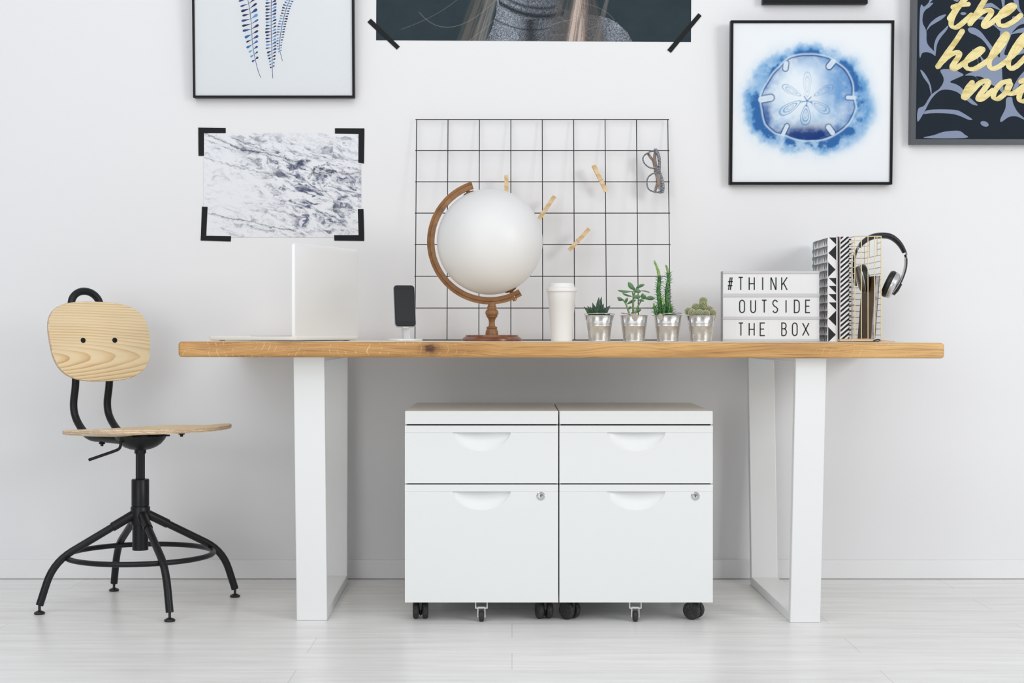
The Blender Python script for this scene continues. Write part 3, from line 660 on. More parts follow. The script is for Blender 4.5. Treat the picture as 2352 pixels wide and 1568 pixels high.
# 1 pointed rosette
cx = X(1376.7, DB); z0 = ztop(cx); p1 = thing('potted_succulent', 'dark green spiky succulent in a zinc bucket, next to the white cup', 'potted plant', (cx, CAMY + DB, z0), GP)
bucket(p1, cx, z0, R(0), Vector((0, -.96, .06)))
b = MB()
for (ax, ay, tx, ty, w, dd) in ((800, 885, 645, 768, 60, -.008), (800, 880, 690, 758, 52, .012), (810, 882, 720, 765, 60, -.016), (825, 870, 752, 718, 62, .010), (845, 850, 832, 652, 72, .0), (862, 840, 865, 645, 56, .014), (860, 880, 892, 733, 60, -.018), (890, 880, 972, 755, 62, .002), (905, 890, 985, 852, 46, -.012), (815, 890, 778, 765, 64, -.020), (880, 885, 880, 790, 42, -.024), (830, 885, 800, 760, 60, -.012), (760, 890, 668, 800, 46, -.004), (885, 880, 935, 770, 60, .018), (850, 880, 845, 740, 70, -.010)):
    b.leaf(Q(ax, ay, dd * .4), Q(tx, ty, dd), w * s5, 24 * s5, (0, 1, 0), .06, (.7, 1.0, .92, .70, .40, .04))
b.make('rosette', 'haworthia', p1, angle=60)
# 2 jade plant
cx = X(1456.2, DB); z0 = ztop(cx); p2 = thing('potted_jade_plant', 'round leaved jade plant in a zinc bucket, second from the cup', 'potted plant', (cx, CAMY + DB, z0), GP)
bucket(p2, cx, z0, R(-92), Vector((.25, .1, .95)) * 0 + Vector((-.93, 0, .10)))
b = MB(); tp = lambda pts, r0, r1, dd=0: b.tube(spline([Q(x, y, dd) for x, y in pts], 5), [r0 * s5 + (r1 - r0) * s5 * i / ((len(pts) - 1) * 5) for i in range((len(pts) - 1) * 5 + 1)], 8)
tp([(1258, 890), (1252, 760), (1254, 640), (1240, 580)], 15, 8); tp([(1254, 660), (1272, 600), (1292, 545)], 9, 7, -.004)
tp([(1215, 890), (1182, 790), (1160, 730), (1122, 678)], 12, 8, -.012); tp([(1270, 890), (1300, 790), (1345, 705), (1368, 655)], 12, 8, -.010)
b.make('stem', 'jade_stem', p2, angle=60)
b = MB()
for (ax, ay, tx, ty, w, dd) in ((1275, 565, 1192, 472, 62, .006), (1288, 545, 1392, 498, 40, -.012), (1290, 540, 1340, 520, 40, .012), (1240, 582, 1062, 570, 34, -.010), (1250, 578, 1352, 584, 52, -.020), (1345, 574, 1458, 598, 18, .012), (1240, 645, 1116, 604, 26, .012), (1248, 662, 1346, 645, 54, -.018), (1132, 690, 1058, 655, 42, -.016), (1130, 690, 1062, 690, 16, .004), (1162, 728, 1182, 660, 38, -.020), (1178, 738, 1285, 690, 40, .010), (1350, 650, 1412, 655, 66, .008), (1395, 672, 1518, 668, 58, -.014), (1312, 690, 1388, 702, 30, -.020), (1190, 806, 1230, 770, 32, .006), (1282, 846, 1350, 800, 42, -.014), (1290, 850, 1225, 846, 26, .010), (1345, 640, 1385, 625, 50, .016)):
    b.leaf(Q(ax, ay, dd * .5), Q(tx, ty, dd), w * s5, 18 * s5, (0, 1, .35), .05, (.22, .62, .92, 1.0, .82, .18))
b.make('foliage', 'jade', p2, angle=70)
# 3 tall spiny stems
cx = X(1533.6, DB); z0 = ztop(cx); p3 = thing('potted_spiny_plant', 'tall spiny green stems in a zinc bucket, third from the cup', 'potted plant', (cx, CAMY + DB, z0), GP)
bucket(p3, cx, z0, R(-125), Vector((.78, -.42, .10)))
def spiny(root, pts, r0, dd, tipfrom):
    c = spline([Q(x, y, dd) for x, y in pts], 10); N = len(c) - 1; b = MB(); nd = MB()
    rs = [s5 * (r0 * (1 - i / N) ** .55 + 5) * (1 + .10 * math.sin(i * 2.1)) for i in range(N + 1)]
    ct = int(N * tipfrom)
    if ct > 0: b.tube(c[:ct + 1], rs[:ct + 1], 10)
    b.mtl(1).tube(c[ct:], rs[ct:], 10)
    tot = sum((c[i + 1] - c[i]).length for i in range(N)); cnt = int(tot / (6.2 * s5)); random.seed(int(pts[0][0]))
    for q in range(cnt):
        f_ = (q + .5) / cnt; i = min(N - 1, int(f_ * N)); p = c[i].lerp(c[i + 1], f_ * N - i); ax = (c[i + 1] - c[i]).normalized()
        a = q * 2.399; u = ax.orthogonal().normalized(); w = ax.cross(u); d = u * math.cos(a) + w * math.sin(a)
        L = (58 if f_ < tipfrom else 18) * s5 * (.75 + .5 * random.random()) * (1 - .35 * f_)
        s_ = p + d * rs[i] * .7; e = s_ + (d + ax * .32).normalized() * L
        nd.mtl(0 if f_ < tipfrom else 1).leaf(s_, e, 12 * s5, 9 * s5, ax, .10, (1.0, .9, .6, .12), 5)
    st_ = b.make('stem', ['spiny', 'spiny_tip'], root, angle=70); nd.make('needle_leaves', ['spiny', 'spiny_tip'], st_, angle=70)
spiny(p3, [(1592, 885), (1578, 720), (1562, 560), (1574, 430), (1552, 310), (1510, 205)], 27, -.004, .66)
spiny(p3, [(1662, 885), (1668, 700), (1668, 560), (1690, 420), (1678, 330), (1654, 258)], 25, -.002, .74)
spiny(p3, [(1545, 885), (1522, 800), (1502, 728)], 20, -.010, .75)
spiny(p3, [(1630, 885), (1636, 760), (1614, 650)], 16, -.020, .55)
spiny(p3, [(1722, 885), (1716, 810), (1726, 735)], 18, -.012, .8)
spiny(p3, [(1690, 885), (1692, 820), (1700, 770)], 14, -.022, .9)
# 4 ball cactus cluster
cx = X(1610.2, DB); z0 = ztop(cx); p4 = thing('potted_cactus', 'cluster of small woolly ball cacti in a zinc bucket, next to the letter box', 'potted plant', (cx, CAMY + DB, z0), GP)
bucket(p4, cx, z0, R(2), Vector((0, .90, .10)))
random.seed(3)
for (bx, by, rx, rz, dd) in ((2114, 700, 44, 44, .002), (2110, 765, 50, 64, .0), (2022, 782, 46, 48, .004), (1934, 826, 42, 42, .004), (1978, 848, 42, 44, -.018), (2066, 852, 44, 42, -.022), (2146, 856, 42, 40, -.020), (2194, 806, 42, 40, .006), (2232, 850, 40, 42, -.006), (2080, 830, 44, 60, .012), (2160, 830, 40, 50, .016), (2000, 860, 40, 50, .014)):
    c = Q(bx, by, dd); b = MB().ball(c, rx * s5, rx * s5, rz * s5, 12); b.mtl(1); Nn = 84
    for i in range(Nn):
        zz = 1 - 2 * (i + .5) / Nn; r_ = math.sqrt(1 - zz * zz); a = i * 2.39996; n_ = Vector((r_ * math.cos(a), r_ * math.sin(a), zz))
        if zz < -.75: continue
        p = c + Vector((n_.x * rx, n_.y * rx, n_.z * rz)) * s5
        u = n_.orthogonal().normalized(); w = n_.cross(u)
        b.mtl(0).ball(p - n_ * 3.0 * s5, 7 * s5, 7 * s5, 7 * s5, 4); b.mtl(1)
        for q in range(7):
            an = q * 2 * math.pi / 7 + i; dr = (u * math.cos(an) + w * math.sin(an)) * .95 + n_ * .35
            b.add([p + n_ * 3.5 * s5 + w * 2.1 * s5, p + n_ * 3.5 * s5 - w * 2.1 * s5, p + n_ * 3.5 * s5 + dr * 15 * s5, p + n_ * 7.5 * s5], [(0, 1, 2), (0, 2, 3), (1, 3, 2), (0, 3, 1)])
    b.make('cactus_ball', ['cactus', 'spine'], p4, angle=60)

# ---------------------------------------------------------------- cinema light box with letters
DL = 4.66; lx0, lx1 = X(1660, DL), X(1883, DL); zb0 = ztop((lx0 + lx1) / 2); zt0 = Z(622, DL); yL = CAMY + DL; dpt = .046
lb = thing('letter_light_box', 'white letter light box reading think outside the box', 'light box', ((lx0 + lx1) / 2, yL + dpt / 2, zb0))
b = MB(); b.box(lx0, lx1, yL + .0035, yL + dpt, zb0, zt0); b.make('casing', 'lightbox_side', lb, smooth=False, bevel=.0015)
for ya, yb_ in ((628, 674), (681.5, 727), (732.8, 778.5)):
    b = MB().box(lx0 + .001, lx1 - .001, yL + .0015, yL + .0036, Z(yb_, DL), Z(ya, DL)); b.mtl(1)      # with the seams of the clear letter cards
    for zx in (280, 383, 485, 586, 687, 788, 890): b.box(*(X(1620 + zx * .2466, DL) + o_ for o_ in (-.00025, .00025)), yL + .0013, yL + .0016, Z(yb_, DL), Z(ya, DL))
    b.make('panel', ['lightbox_face', 'card_seam'], lb, smooth=False)
zr = [(622, 628.3), (673.7, 681.8), (726.7, 733.1), (778.2, None)]
for ya, yb_ in zr:
    z1_, z0_ = Z(ya, DL), (Z(yb_, DL) if yb_ else zb0)
    MB().box(lx0, lx1, yL - .0012, yL + .0036, z0_, z1_).make('rail', 'lightbox_rail', lb, smooth=False, bevel=.0009)
GLY = {  # strokes in a 1 x 1 cell, y up
    'T': [[(0, 1), (1, 1)], [(.5, 1), (.5, 0)]], 'H': [[(0, 0), (0, 1)], [(1, 0), (1, 1)], [(0, .5), (1, .5)]], 'I': [[(.5, 0), (.5, 1)]],
    'N': [[(0, 0), (0, 1)], [(1, 0), (1, 1)], [(.02, .99), (.98, .01)]], 'K': [[(0, 0), (0, 1)], [(1, 1), (.08, .40)], [(.33, .56), (1, 0)]],
    'E': [[(1, 1), (0, 1), (0, 0), (1, 0)], [(0, .52), (.85, .52)]], 'X': [[(0, 0), (1, 1)], [(0, 1), (1, 0)]],
    '#': [[(.18, 0), (.52, 1)], [(.52, 0), (.86, 1)], [(.04, .34), (.92, .34)], [(.10, .66), (1, .66)]]}
def arc(cx, cy, rx, ry, a0, a1, n=10): return [(cx + rx * math.cos(R(a0 + (a1 - a0) * i / n)), cy + ry * math.sin(R(a0 + (a1 - a0) * i / n))) for i in range(n + 1)]
GLY['O'] = [arc(.5, .76, .5, .24, 0, 180) + arc(.5, .24, .5, .24, 180, 360) + [(1, .76)]]
GLY['U'] = [[(0, 1)] + arc(.5, .24, .5, .24, 180, 360) + [(1, 1)]]
GLY['D'] = [[(0, 0), (0, 1), (.45, 1)] + arc(.45, .74, .55, .26, 90, 0, 6) + arc(.45, .26, .55, .26, 0, -90, 6) + [(0, 0)]]
GLY['B'] = [[(0, 0), (0, 1), (.5, 1)] + arc(.5, .77, .44, .23, 90, -90, 8) + [(0, .54)], [(.5, .54)] + arc(.5, .27, .5, .27, 90, -90, 8) + [(0, 0)]]
GLY['S'] = [arc(.5, .76, .48, .24, 20, 180, 9) + [(.04, .68), (.30, .53), (.70, .44), (.98, .32)] + arc(.5, .24, .48, .24, 0, -160, 9)]
def stroke(b, pts, w, mapf):
    """flat pen stroke with mitred joints"""
    P_ = []; L = []; Rr = []
    for p in pts:
        if not P_ or (Vector((p[0], p[1])) - P_[-1]).length > 1e-4: P_.append(Vector((p[0], p[1])))
    cl = (P_[0] - P_[-1]).length < 1e-5
    if cl: P_ = P_[:-1]
    n = len(P_)
    for i, p in enumerate(P_):
        a = P_[(i - 1) % n] if (cl or i > 0) else None; c = P_[(i + 1) % n] if (cl or i < n - 1) else None
        d1 = (p - a).normalized() if a is not None else None; d2 = (c - p).normalized() if c is not None else None
        if d1 is None: d1 = d2
        if d2 is None: d2 = d1
        n1 = Vector((-d1.y, d1.x)); n2 = Vector((-d2.y, d2.x)); mm = (n1 + n2)
        mm = mm.normalized() / max(.35, mm.normalized().dot(n1)) if mm.length > 1e-4 else n1
        L.append(p + mm * w / 2); Rr.append(p - mm * w / 2)
    V = [mapf(q) for q in L] + [mapf(q) for q in Rr]
    b.add(V, [(i, (i + 1) % n, n + (i + 1) % n, n + i) for i in range(n if cl else n - 1)])
s6 = .24660
def letter(ch, za, zb_, y0, y1):
    wpx = (zb_ - za) * s6; hpx = (y1 - y0) * s6; ox = 1620 + za * s6; oy = 520 + y1 * s6; b = MB(); dw = 2.6
    for st_ in GLY[ch]:
        stroke(b, [(ox + dw / 2 + x * (wpx - dw), oy - dw / 2 - y * (hpx - dw)) for x, y in st_], dw, lambda q: W(q.x, q.y, DL) + Vector((0, .0009, 0)))
    n0 = len(b.v)
    b.make('letter', 'ink', lb, smooth=False)
for row, (y0, y1) in zip(([('#', 203, 262), ('T', 305, 356), ('H', 404, 462), ('I', 524, 546), ('N', 607, 664), ('K', 707, 768)],
                          [('O', 315, 371), ('U', 419, 473), ('T', 523, 576), ('S', 624, 679), ('I', 742, 764), ('D', 825, 881), ('E', 930, 981)],
                          [('T', 306, 358), ('H', 404, 461), ('E', 507, 560), ('B', 708, 761), ('O', 807, 861), ('X', 902, 971)]), ((468, 596), (681, 807), (893, 1021))):
    for ch, a_, c_ in row: letter(ch, a_, c_, y0, y1)
# ---------------------------------------------------------------- binder, notebooks, wire file, headphones
GB = 'books standing at the right of the desk'
DA = 4.63; bx0, bx1 = X(1901.5, DA), X(1924.5, DA); yA = CAMY + DA; zA = ztop(bx0); HA = Z(545, DA) - zA; depA = .215
bn = thing('binder', 'thick binder with black and white triangle pattern behind the letter box', 'binder', ((bx0 + bx1) / 2, yA + depA / 2, zA), GB)
b = MB(); b.box(bx0, bx1, yA, yA + depA, zA, zA + HA); b.make('cover', 'white_card', bn, smooth=False, bevel=.0008)
b = MB()   # triangles printed on the spine
zz = lambda y: Z(520 + y * .19133, DA); xs_ = lambda x: X(1820 + x * .19133, DA); yy = yA - .0003
def tri(pts, k=0): b.mtl(k).poly([(xs_(x), yy, zz(y)) for x, y in pts])
for y0 in (130, 910): pass
for pts in (((440, 132), (525, 132), (525, 215)), ((525, 225), (525, 405), (432, 318)), ((430, 428), (518, 517), (430, 606)), ((435, 617), (525, 617), (525, 705)), ((435, 713), (525, 713), (525, 801)), ((435, 811), (525, 811), (525, 900)), ((435, 910), (525, 910), (525, 1000)), ((525, 1010), (525, 1195), (432, 1105)), ((430, 1205), (522, 1298), (430, 1386))): tri(pts)
def side_tri(D0, D1, y0, y1, kind, k=0):
    x = bx0 - .0003; P = lambda D, y: Vector((x, CAMY + D, zz(y)))
    if kind == 0: pts = [P(D0, y0), P(D1, y0), P((D0 + D1) / 2, y1)]
    else: pts = [P(D0, y0), P(D1, y0), P(D0, y1)]
    b.mtl(k).poly(pts)
for r_ in range(13):
    y0 = 135 + r_ * 97.5
    for c_, (d0, d1, kd, k) in enumerate(((DA + .004, DA + .044, 0, 1), (DA + .047, DA + .072, 1, 0), (DA + .075, DA + .098, 0, 0), (DA + .100, DA + .138, 0, 1), (DA + .140, DA + .163, 1, 0), (DA + .166, DA + .188, 0, 0), (DA + .190, DA + .212, 1, 1))):
        side_tri(d0, d1, y0, y0 + 90, kd, k)
b.make('triangle_print', ['black_card', 'grey_card'], bn, smooth=False, recalc=False, label='black and grey triangles')
b = MB(); b.box(bx0 - .0012, bx1, yA + depA + .0005, yA + depA + .005, zA, zA + HA - .002); b.make('elastic_band', 'teal_card', bn, smooth=False, label='teal edge')
b = MB(); b.box(bx0 - .0010, bx1, yA + depA + .0055, yA + depA + .016, zA, zA + HA - .002)
b.mtl(1)
for r_ in range(13): b.box(bx0 - .00115, bx0 - .0010, yA + depA + .006, yA + depA + .0155, zA + .006 + r_ * .0225, zA + .016 + r_ * .0225)
b.make('back_cover', ['white_card', 'black_card'], bn, smooth=False)
rx0 = bx1 + .0006
rb = thing('red_notebook', 'thin dark red notebook squeezed between the triangle binder and the striped notebook', 'notebook', (rx0 + .0012, yA + .1, zA), GB)
b = MB(); b.box(rx0, rx0 + .0022, yA - .002, yA + .19, zA, zA + HA + .0025); b.make('cover', 'red_card', rb, smooth=False)
b = MB(); b.box(rx0 + .0001, rx0 + .0021, yA - .0045, yA - .0025, zA, zA + HA - .010); b.make('spine', 'black_card', rb, smooth=False)  # black strip standing in for the shaded gap between the notebooks
DS = 4.615; sx0, sx1 = rx0 + .0030, X(1951.5, DS); yS = CAMY + DS; HS = Z(542.5, DS) - zA
sn = thing('striped_notebook', 'spiral notebook with diagonal black and white stripes beside the gold wire file', 'notebook', ((sx0 + sx1) / 2, yS + .09, zA), GB)
b = MB(); b.box(sx0, sx1, yS, yS + .185, zA, zA + HS); b.make('cover', 'white_card', sn, smooth=False, bevel=.003, seg=3)
b = MB(); wS = sx1 - sx0; per = (240.0 / 21.5) * DS / F; slp = wS * .80
zk = zA - .03
while zk < zA + HS:
    q = [(sx0 + .001, zk), (sx1 - .001, zk + slp), (sx1 - .001, zk + slp + per * .50), (sx0 + .001, zk + per * .50)]
    # clip to the cover height
    def clip(poly, f):
        out = []
        for i in range(len(poly)):
            a_, c_ = poly[i], poly[(i + 1) % len(poly)]; fa, fc = f(a_), f(c_)
            if fa >= 0: out.append(a_)
            if fa * fc < 0: u = fa / (fa - fc); out.append((a_[0] + (c_[0] - a_[0]) * u, a_[1] + (c_[1] - a_[1]) * u))
        return out
    q = clip(clip(q, lambda p: p[1] - zA - .0012), lambda p: zA + HS - .0012 - p[1])
    if len(q) > 2: b.poly([(x, yS - .0004, z) for x, z in q])
    zk += per
b.make('stripe_print', 'black_card', sn, smooth=False, label='dark diagonal stripes')
b = MB()
for i in range(22):
    z = zA + .006 + i * (HS - .010) / 21.4
    pts = [(sx1 + .0008 + .0022 * math.cos(a), yS - .0012 + .0048 * math.sin(a), z) for a in [2 * math.pi * j / 12 for j in range(12)]]
    b.tube(pts, .0018, 6, closed=True, up=(0, 0, 1))
b.make('spiral_binding', 'black_plastic', sn, angle=60, label='black spiral binding')

# gold wire magazine file
DW0, DW1 = 4.57, 4.785; wx0, wx1 = sx1 + .0055, X(2023.8, DW0); zW = ztop(wx1) + .0015; zWt = Z(542.5, DW0)
wf = thing('wire_magazine_file', 'gold wire magazine file holding a book and headphones', 'magazine file', ((wx0 + wx1) / 2, CAMY + 4.40, zW - .0015))
y0, y1 = CAMY + DW0, CAMY + DW1; rw = .00115
b = MB()
b.tube([(wx0, y0, zWt), (wx1, y0, zWt), (wx1, y1, zWt), (wx0, y1, zWt)], .0016, 8, closed=True); b.make('top_rim', 'gold_wire', wf, angle=60); b = MB(); b.tube([(wx0, y0, zW), (wx1, y0, zW), (wx1, y1, zW), (wx0, y1, zW)], .0014, 8, closed=True)
b.make('bottom_rim', 'gold_wire', wf, angle=60)
b = MB()
for i in range(5): x = wx0 + (wx1 - wx0) * i / 4; b.tube([(x, y0, zW), (x, y0, zWt)], .0013, 8)
b.make('front_wires', 'gold_wire', wf, angle=60)
NH = 17
def hw(nm, a, c, skip=()):
    b = MB()
    for i in range(1, NH):
        if i in skip: continue
        z = zW + (zWt - zW) * i / NH; b.tube([(*a, z), (*c, z)], rw, 6)
    return b
b = hw('back', (wx0, y1), (wx1, y1))
for i in (0, 2, 4): x = wx0 + (wx1 - wx0) * i / 4; b.tube([(x, y1, zW), (x, y1, zWt)], .0012, 8)
b.make('back_wires', 'gold_wire', wf, angle=60)
hw('l', (wx0, y0), (wx0, y1)).make('side_wires', 'gold_wire', wf, angle=60)
b = hw('r', (wx1 + .0014, y0 - .0012), (wx1 + .0014, y1), skip=(15, 16))
ya, yb_ = y0 + .05, y0 + .15; zq = zW + (zWt - zW) * 14 / NH
b.tube([(wx1, ya, zWt), (wx1, ya, zq)], rw, 6); b.tube([(wx1, yb_, zWt), (wx1, yb_, zq)], rw, 6)
for i in (15, 16): z = zW + (zWt - zW) * i / NH; b.tube([(wx1, y0, z), (wx1, ya, z)], rw, 6); b.tube([(wx1, yb_, z), (wx1, y1, z)], rw, 6)
b.make('side_wires', 'gold_wire', wf, angle=60)
b = MB()
for i in range(1, 6): y = y0 + (y1 - y0) * i / 6; b.tube([(wx0, y, zW), (wx1, y, zW)], rw, 6)
b.make('bottom_wires', 'gold_wire', wf, angle=60)
# leaning book inside it
DK0, DK1 = 4.595, 4.77; kb = X(1999.5, DK0); tk = .0135; zk0 = zW + .0016; hk = Z(633, DK0) - zk0; ln = 11.5 * DK0 / F
bo = thing('book', 'brown covered book with grey page edges leaning inside the gold wire file', 'book', (kb + tk / 2, CAMY + (DK0 + DK1) / 2, zk0))
def bkbox(a, c, da, dc): return MB().hexa([(kb + a, CAMY + da, zk0), (kb + c, CAMY + da, zk0), (kb + c, CAMY + dc, zk0), (kb + a, CAMY + dc, zk0)], [(kb + a + ln, CAMY + da, zk0 + hk), (kb + c + ln, CAMY + da, zk0 + hk), (kb + c + ln, CAMY + dc, zk0 + hk), (kb + a + ln, CAMY + dc, zk0 + hk)])
bkbox(0, .0014, DK0, DK1).make('cover', 'brown_card', bo, smooth=False); bkbox(tk - .0014, tk, DK0, DK1).make('cover', 'brown_card', bo, smooth=False)
bkbox(.0016, tk - .0016, DK0 + .001, DK1 - .004).make('pages', 'grey_pages', bo, smooth=False)
# open notebook lying in front of the file
DO = 4.50
nb = thing('open_notebook', 'small open notebook with cream pages lying in front of the gold wire file', 'notebook', (X(1995, DO), CAMY + DO, ztop(X(1995, DO))))
zo = ztop(1.0) ; Y = CAMY + DO; XO = lambda p: X(p, DO - .02)
b = MB(); b.box(XO(1930), XO(2019), Y - .02, Y + .018, zo, zo + .0016); b.make('cover', 'black_card', nb, smooth=False)
b = MB(); pr = [(1930, .0024), (1929, .0078), (1950, .0086), (1975, .0090), (1992, .0096), (2008, .0078), (2019, .0024)]
b.prism([(XO(p), Y - .0195, zo + .0017) for p in (1930,)] + [(XO(p), Y - .0195, zo + h) for p, h in pr] + [(XO(2019), Y - .0195, zo + .0017)], (0, .037, 0)); b.make('pages', 'paper_cream', nb, smooth=False)
b = MB(); b.prism([(XO(2020), Y - .018, zo + .0002), (XO(2019), Y - .018, zo + .0030), (XO(2030), Y - .018, zo + .0056), (XO(2040), Y - .018, zo + .0034), (XO(2056), Y - .018, zo + .0010), (XO(2056), Y - .018, zo + .0002)], (0, .034, 0)); b.make('pages', 'paper_cream', nb, smooth=False)
b = MB(); b.tube(spline([(XO(2006), Y - .0215, zo + .0028), (XO(2012), Y - .0215, zo + .0058), (XO(2018), Y - .0215, zo + .0066), (XO(2022), Y - .0215, zo + .0040)], 6), .0018, 8); b.make('ribbon', 'black_card', nb, angle=60, label='black ribbon marker')

# headphones hooked over the file's side rim
DH = 4.675; s7 = .19133
hp = thing('headphones', 'black and silver headphones hooked over the gold wire file', 'headphones', W(2022, 640, DH))
H7 = lambda x, y, dd=0: W(1820 + x * s7, 520 + y * s7, DH + dd)
full = [(742, 420), (746, 350), (785, 262), (858, 182), (950, 128), (1060, 108), (1175, 122), (1272, 192), (1340, 300), (1366, 400), (1352, 530), (1288, 690), (1205, 812)]
c = spline([H7(x, y) for x, y in full], 8); n8 = 8
MB().tube(c[2 * n8 + 2:9 * n8 - 6], [.0062 + .0030 * math.sin(math.pi * i / (7 * n8 - 9)) for i in range(7 * n8 - 8)], 14, flat=(2.3, 1.0), up=(0, 1, 0)).make('headband_pad', 'leather', hp, angle=60)
out = [p + (p - H7(1060, 420)).normalized() * (.0040 if 2 * n8 < i < 9 * n8 - 4 else -.0030 if i > 9 * n8 - 2 or i < 2 * n8 - 2 else .0005) for i, p in enumerate(c)]
MB().tube(out[4:], .0030, 10, flat=(3.4, .8), up=(0, 1, 0)).make('headband', 'silver', hp, angle=60, label='silver headband')
for sl in (c[0:2 * n8 + 1], c[9 * n8 - 5:]):
    MB().tube(sl, .0036, 10, flat=(2.6, 1.0), up=(0, 1, 0)).make('slider', 'black_plastic', hp, angle=60)
def earcup(cx, cy, axis, yaw, shellm, flip):
    c0 = H7(cx, cy); d = Vector(axis).normalized(); d = Matrix.Rotation(R(yaw), 3, 'Z') @ d
    qt = Vector((0, 0, 1)).rotation_difference(d).to_matrix().to_4x4(); mt = Matrix.Translation(c0) @ qt @ Matrix.Scale(DH / 4.405, 4)
    cu = MB().lathe([(1e-6, -.0155), (.030, -.0150), (.0365, -.0125), (.0385, -.008), (.0385, -.004), (.0370, -.002), (1e-6, -.002)], mt, 40).make('ear_cup', shellm, hp, angle=45)
    MB().lathe([(.0388, -.0045), (.0402, -.0040), (.0402, -.0020), (.0388, -.0015), (.03, -.0015)], mt, 40).make('trim_ring', 'silver', cu, angle=60)
    pr = [(.020, .004), (.024, .0120), (.030, .0155), (.0355, .0145), (.0395, .0090), (.0400, .0040), (.0385, -.0012), (.022, -.0012), (1e-6, .003)]
    b = MB(); V = []; n_ = 60
    for i, (r_, h) in enumerate(pr):
        for k in range(n_):
            a = 2 * math.pi * k / n_; rr2 = r_ * (1 + (.010 * math.sin(k * 2.7) if 1 <= i <= 5 else 0)); V.append(mt @ Vector((rr2 * math.cos(a), rr2 * math.sin(a), h)))
    b.add(V, [(i * n_ + k, i * n_ + (k + 1) % n_, (i + 1) * n_ + (k + 1) % n_, (i + 1) * n_ + k) for i in range(len(pr) - 1) for k in range(n_)])
    b.make('cushion', 'leather', cu, angle=60)
    return mt
mtL = earcup(848, 625, (1, 0, .22), -6, 'grey_shell', 1)
mtR = earcup(1180, 698, (-1, 0, .46), -17, 'silver', -1)
MB().tube(fillet([c[0], H7(738, 560, 0), H7(758, 715, 0)], .02), .0040, 10, flat=(2.2, 1.0), up=(0, 1, 0)).make('yoke', 'black_plastic', hp, angle=60)
MB().tube([H7(1300, 690), H7(1256, 768), H7(1212, 815)], .0046, 10, flat=(2.2, 1.0), up=(0, 1, 0)).make('yoke', 'black_plastic', hp, angle=60)

# ---------------------------------------------------------------- wire grid board leaning on the wall
DT, DBo = 4.884, 4.80; gx0, gx1 = X(957, DT), X(1533.8, DT); gz0, gz1 = ztop(.1) + .0022, Z(274.8, DT)
def GP3(u, v, off=0.0): # u 0..8, v 0..7 (from the top)
    f_ = v / 7; return Vector((gx0 + (gx1 - gx0) * u / 8, CAMY + DT + (DBo - DT) * f_ - off, gz1 + (gz0 - gz1) * f_))
gb = thing('wire_grid_board', 'black square wire grid leaning on the wall behind the globe', 'wire grid', GP3(4, 7))
gw = .0014
for u in range(9): MB().tube([GP3(u, 0), GP3(u, 7)], gw, 8).make('wire', 'black_wire', gb, angle=60)
for v in range(8): MB().tube([GP3(-.035, v, .0030), GP3(8.035, v, .0030)], gw if 0 < v < 7 else .0016, 8).make('wire', 'black_wire', gb, angle=60)
def gridD(py): return DT + (DBo - DT) * min(1, max(0, (py - 274) / 506))
def peg(px0, py0, px1, py1, label):
    """handle end first, jaw end last"""
    D = gridD((py0 + py1) / 2) - .018; a = W(px0, py0, D); c = W(px1, py1, D + .009); ax = (c - a); L = ax.length; ax.normalize()
    fy = Vector((0, 1, 0)); fy = (fy - ax * fy.dot(ax)).normalized(); sd = ax.cross(fy); w = .0062
    o = thing('clothespin', label, 'clothespin', (a + c) / 2, 'clothespins on the wire grid')
    for s in (-1, 1):
        # profile along the pin: depth offset, handle ends spread, jaws meet
        if s == -1: top = [(0, -.0135), (.30, -.0098), (.50, -.0085), (.58, -.0075), (.60, -.0078), (1, -.0058)]; bot = [(1, -.0004), (.8, -.0002), (.55, -.0004), (.50, -.0012), (0, -.0075)]
        else: top = [(0, .0135), (.50, .0085), (.60, .0072), (1, .0058)]; bot = [(1, .0004), (.8, .0002), (.55, .0004), (.5, .0012), (0, .0075)]
        pts = [a + ax * L * f_ + fy * d for f_, d in top + bot]
        MB().prism([p - sd * w for p in pts], sd * 2 * w).make('half', 'pegwood', o, smooth=False, bevel=.0006)
    b = MB(); cc = a + ax * L * .56
    b.tube([cc + sd * (w + .0005) * q + fy * (.0032 * math.cos(an)) + ax * (.0032 * math.sin(an)) for q, an in [(-1 + i / 24, i * .7) for i in range(49)]], .0006, 6)
    for e in (.555, .585):
        q = a + ax * L * e - fy * .0082; b.tube([q - sd * (w + .0006), q + sd * (w + .0006)], .0005, 6)
        b.tube([q - sd * (w + .0006), cc - sd * (w + .0006)], .0005, 6); b.tube([q + sd * (w + .0006), cc + sd * (w + .0006)], .0005, 6)
    b.make('spring', 'chrome', o, angle=60)
peg(1163, 402, 1163.5, 470, 'upright wooden clothespin peeking over the top of the white globe')
peg(1274, 450, 1238, 503, 'slanted wooden clothespin touching the right edge of the white globe')
peg(1363, 379, 1392.5, 440, 'wooden clothespin leaning left, the highest one, nearest the eyeglasses')
peg(1353.5, 525, 1307, 575, 'slanted wooden clothespin, lowest on the grid, above the plants')

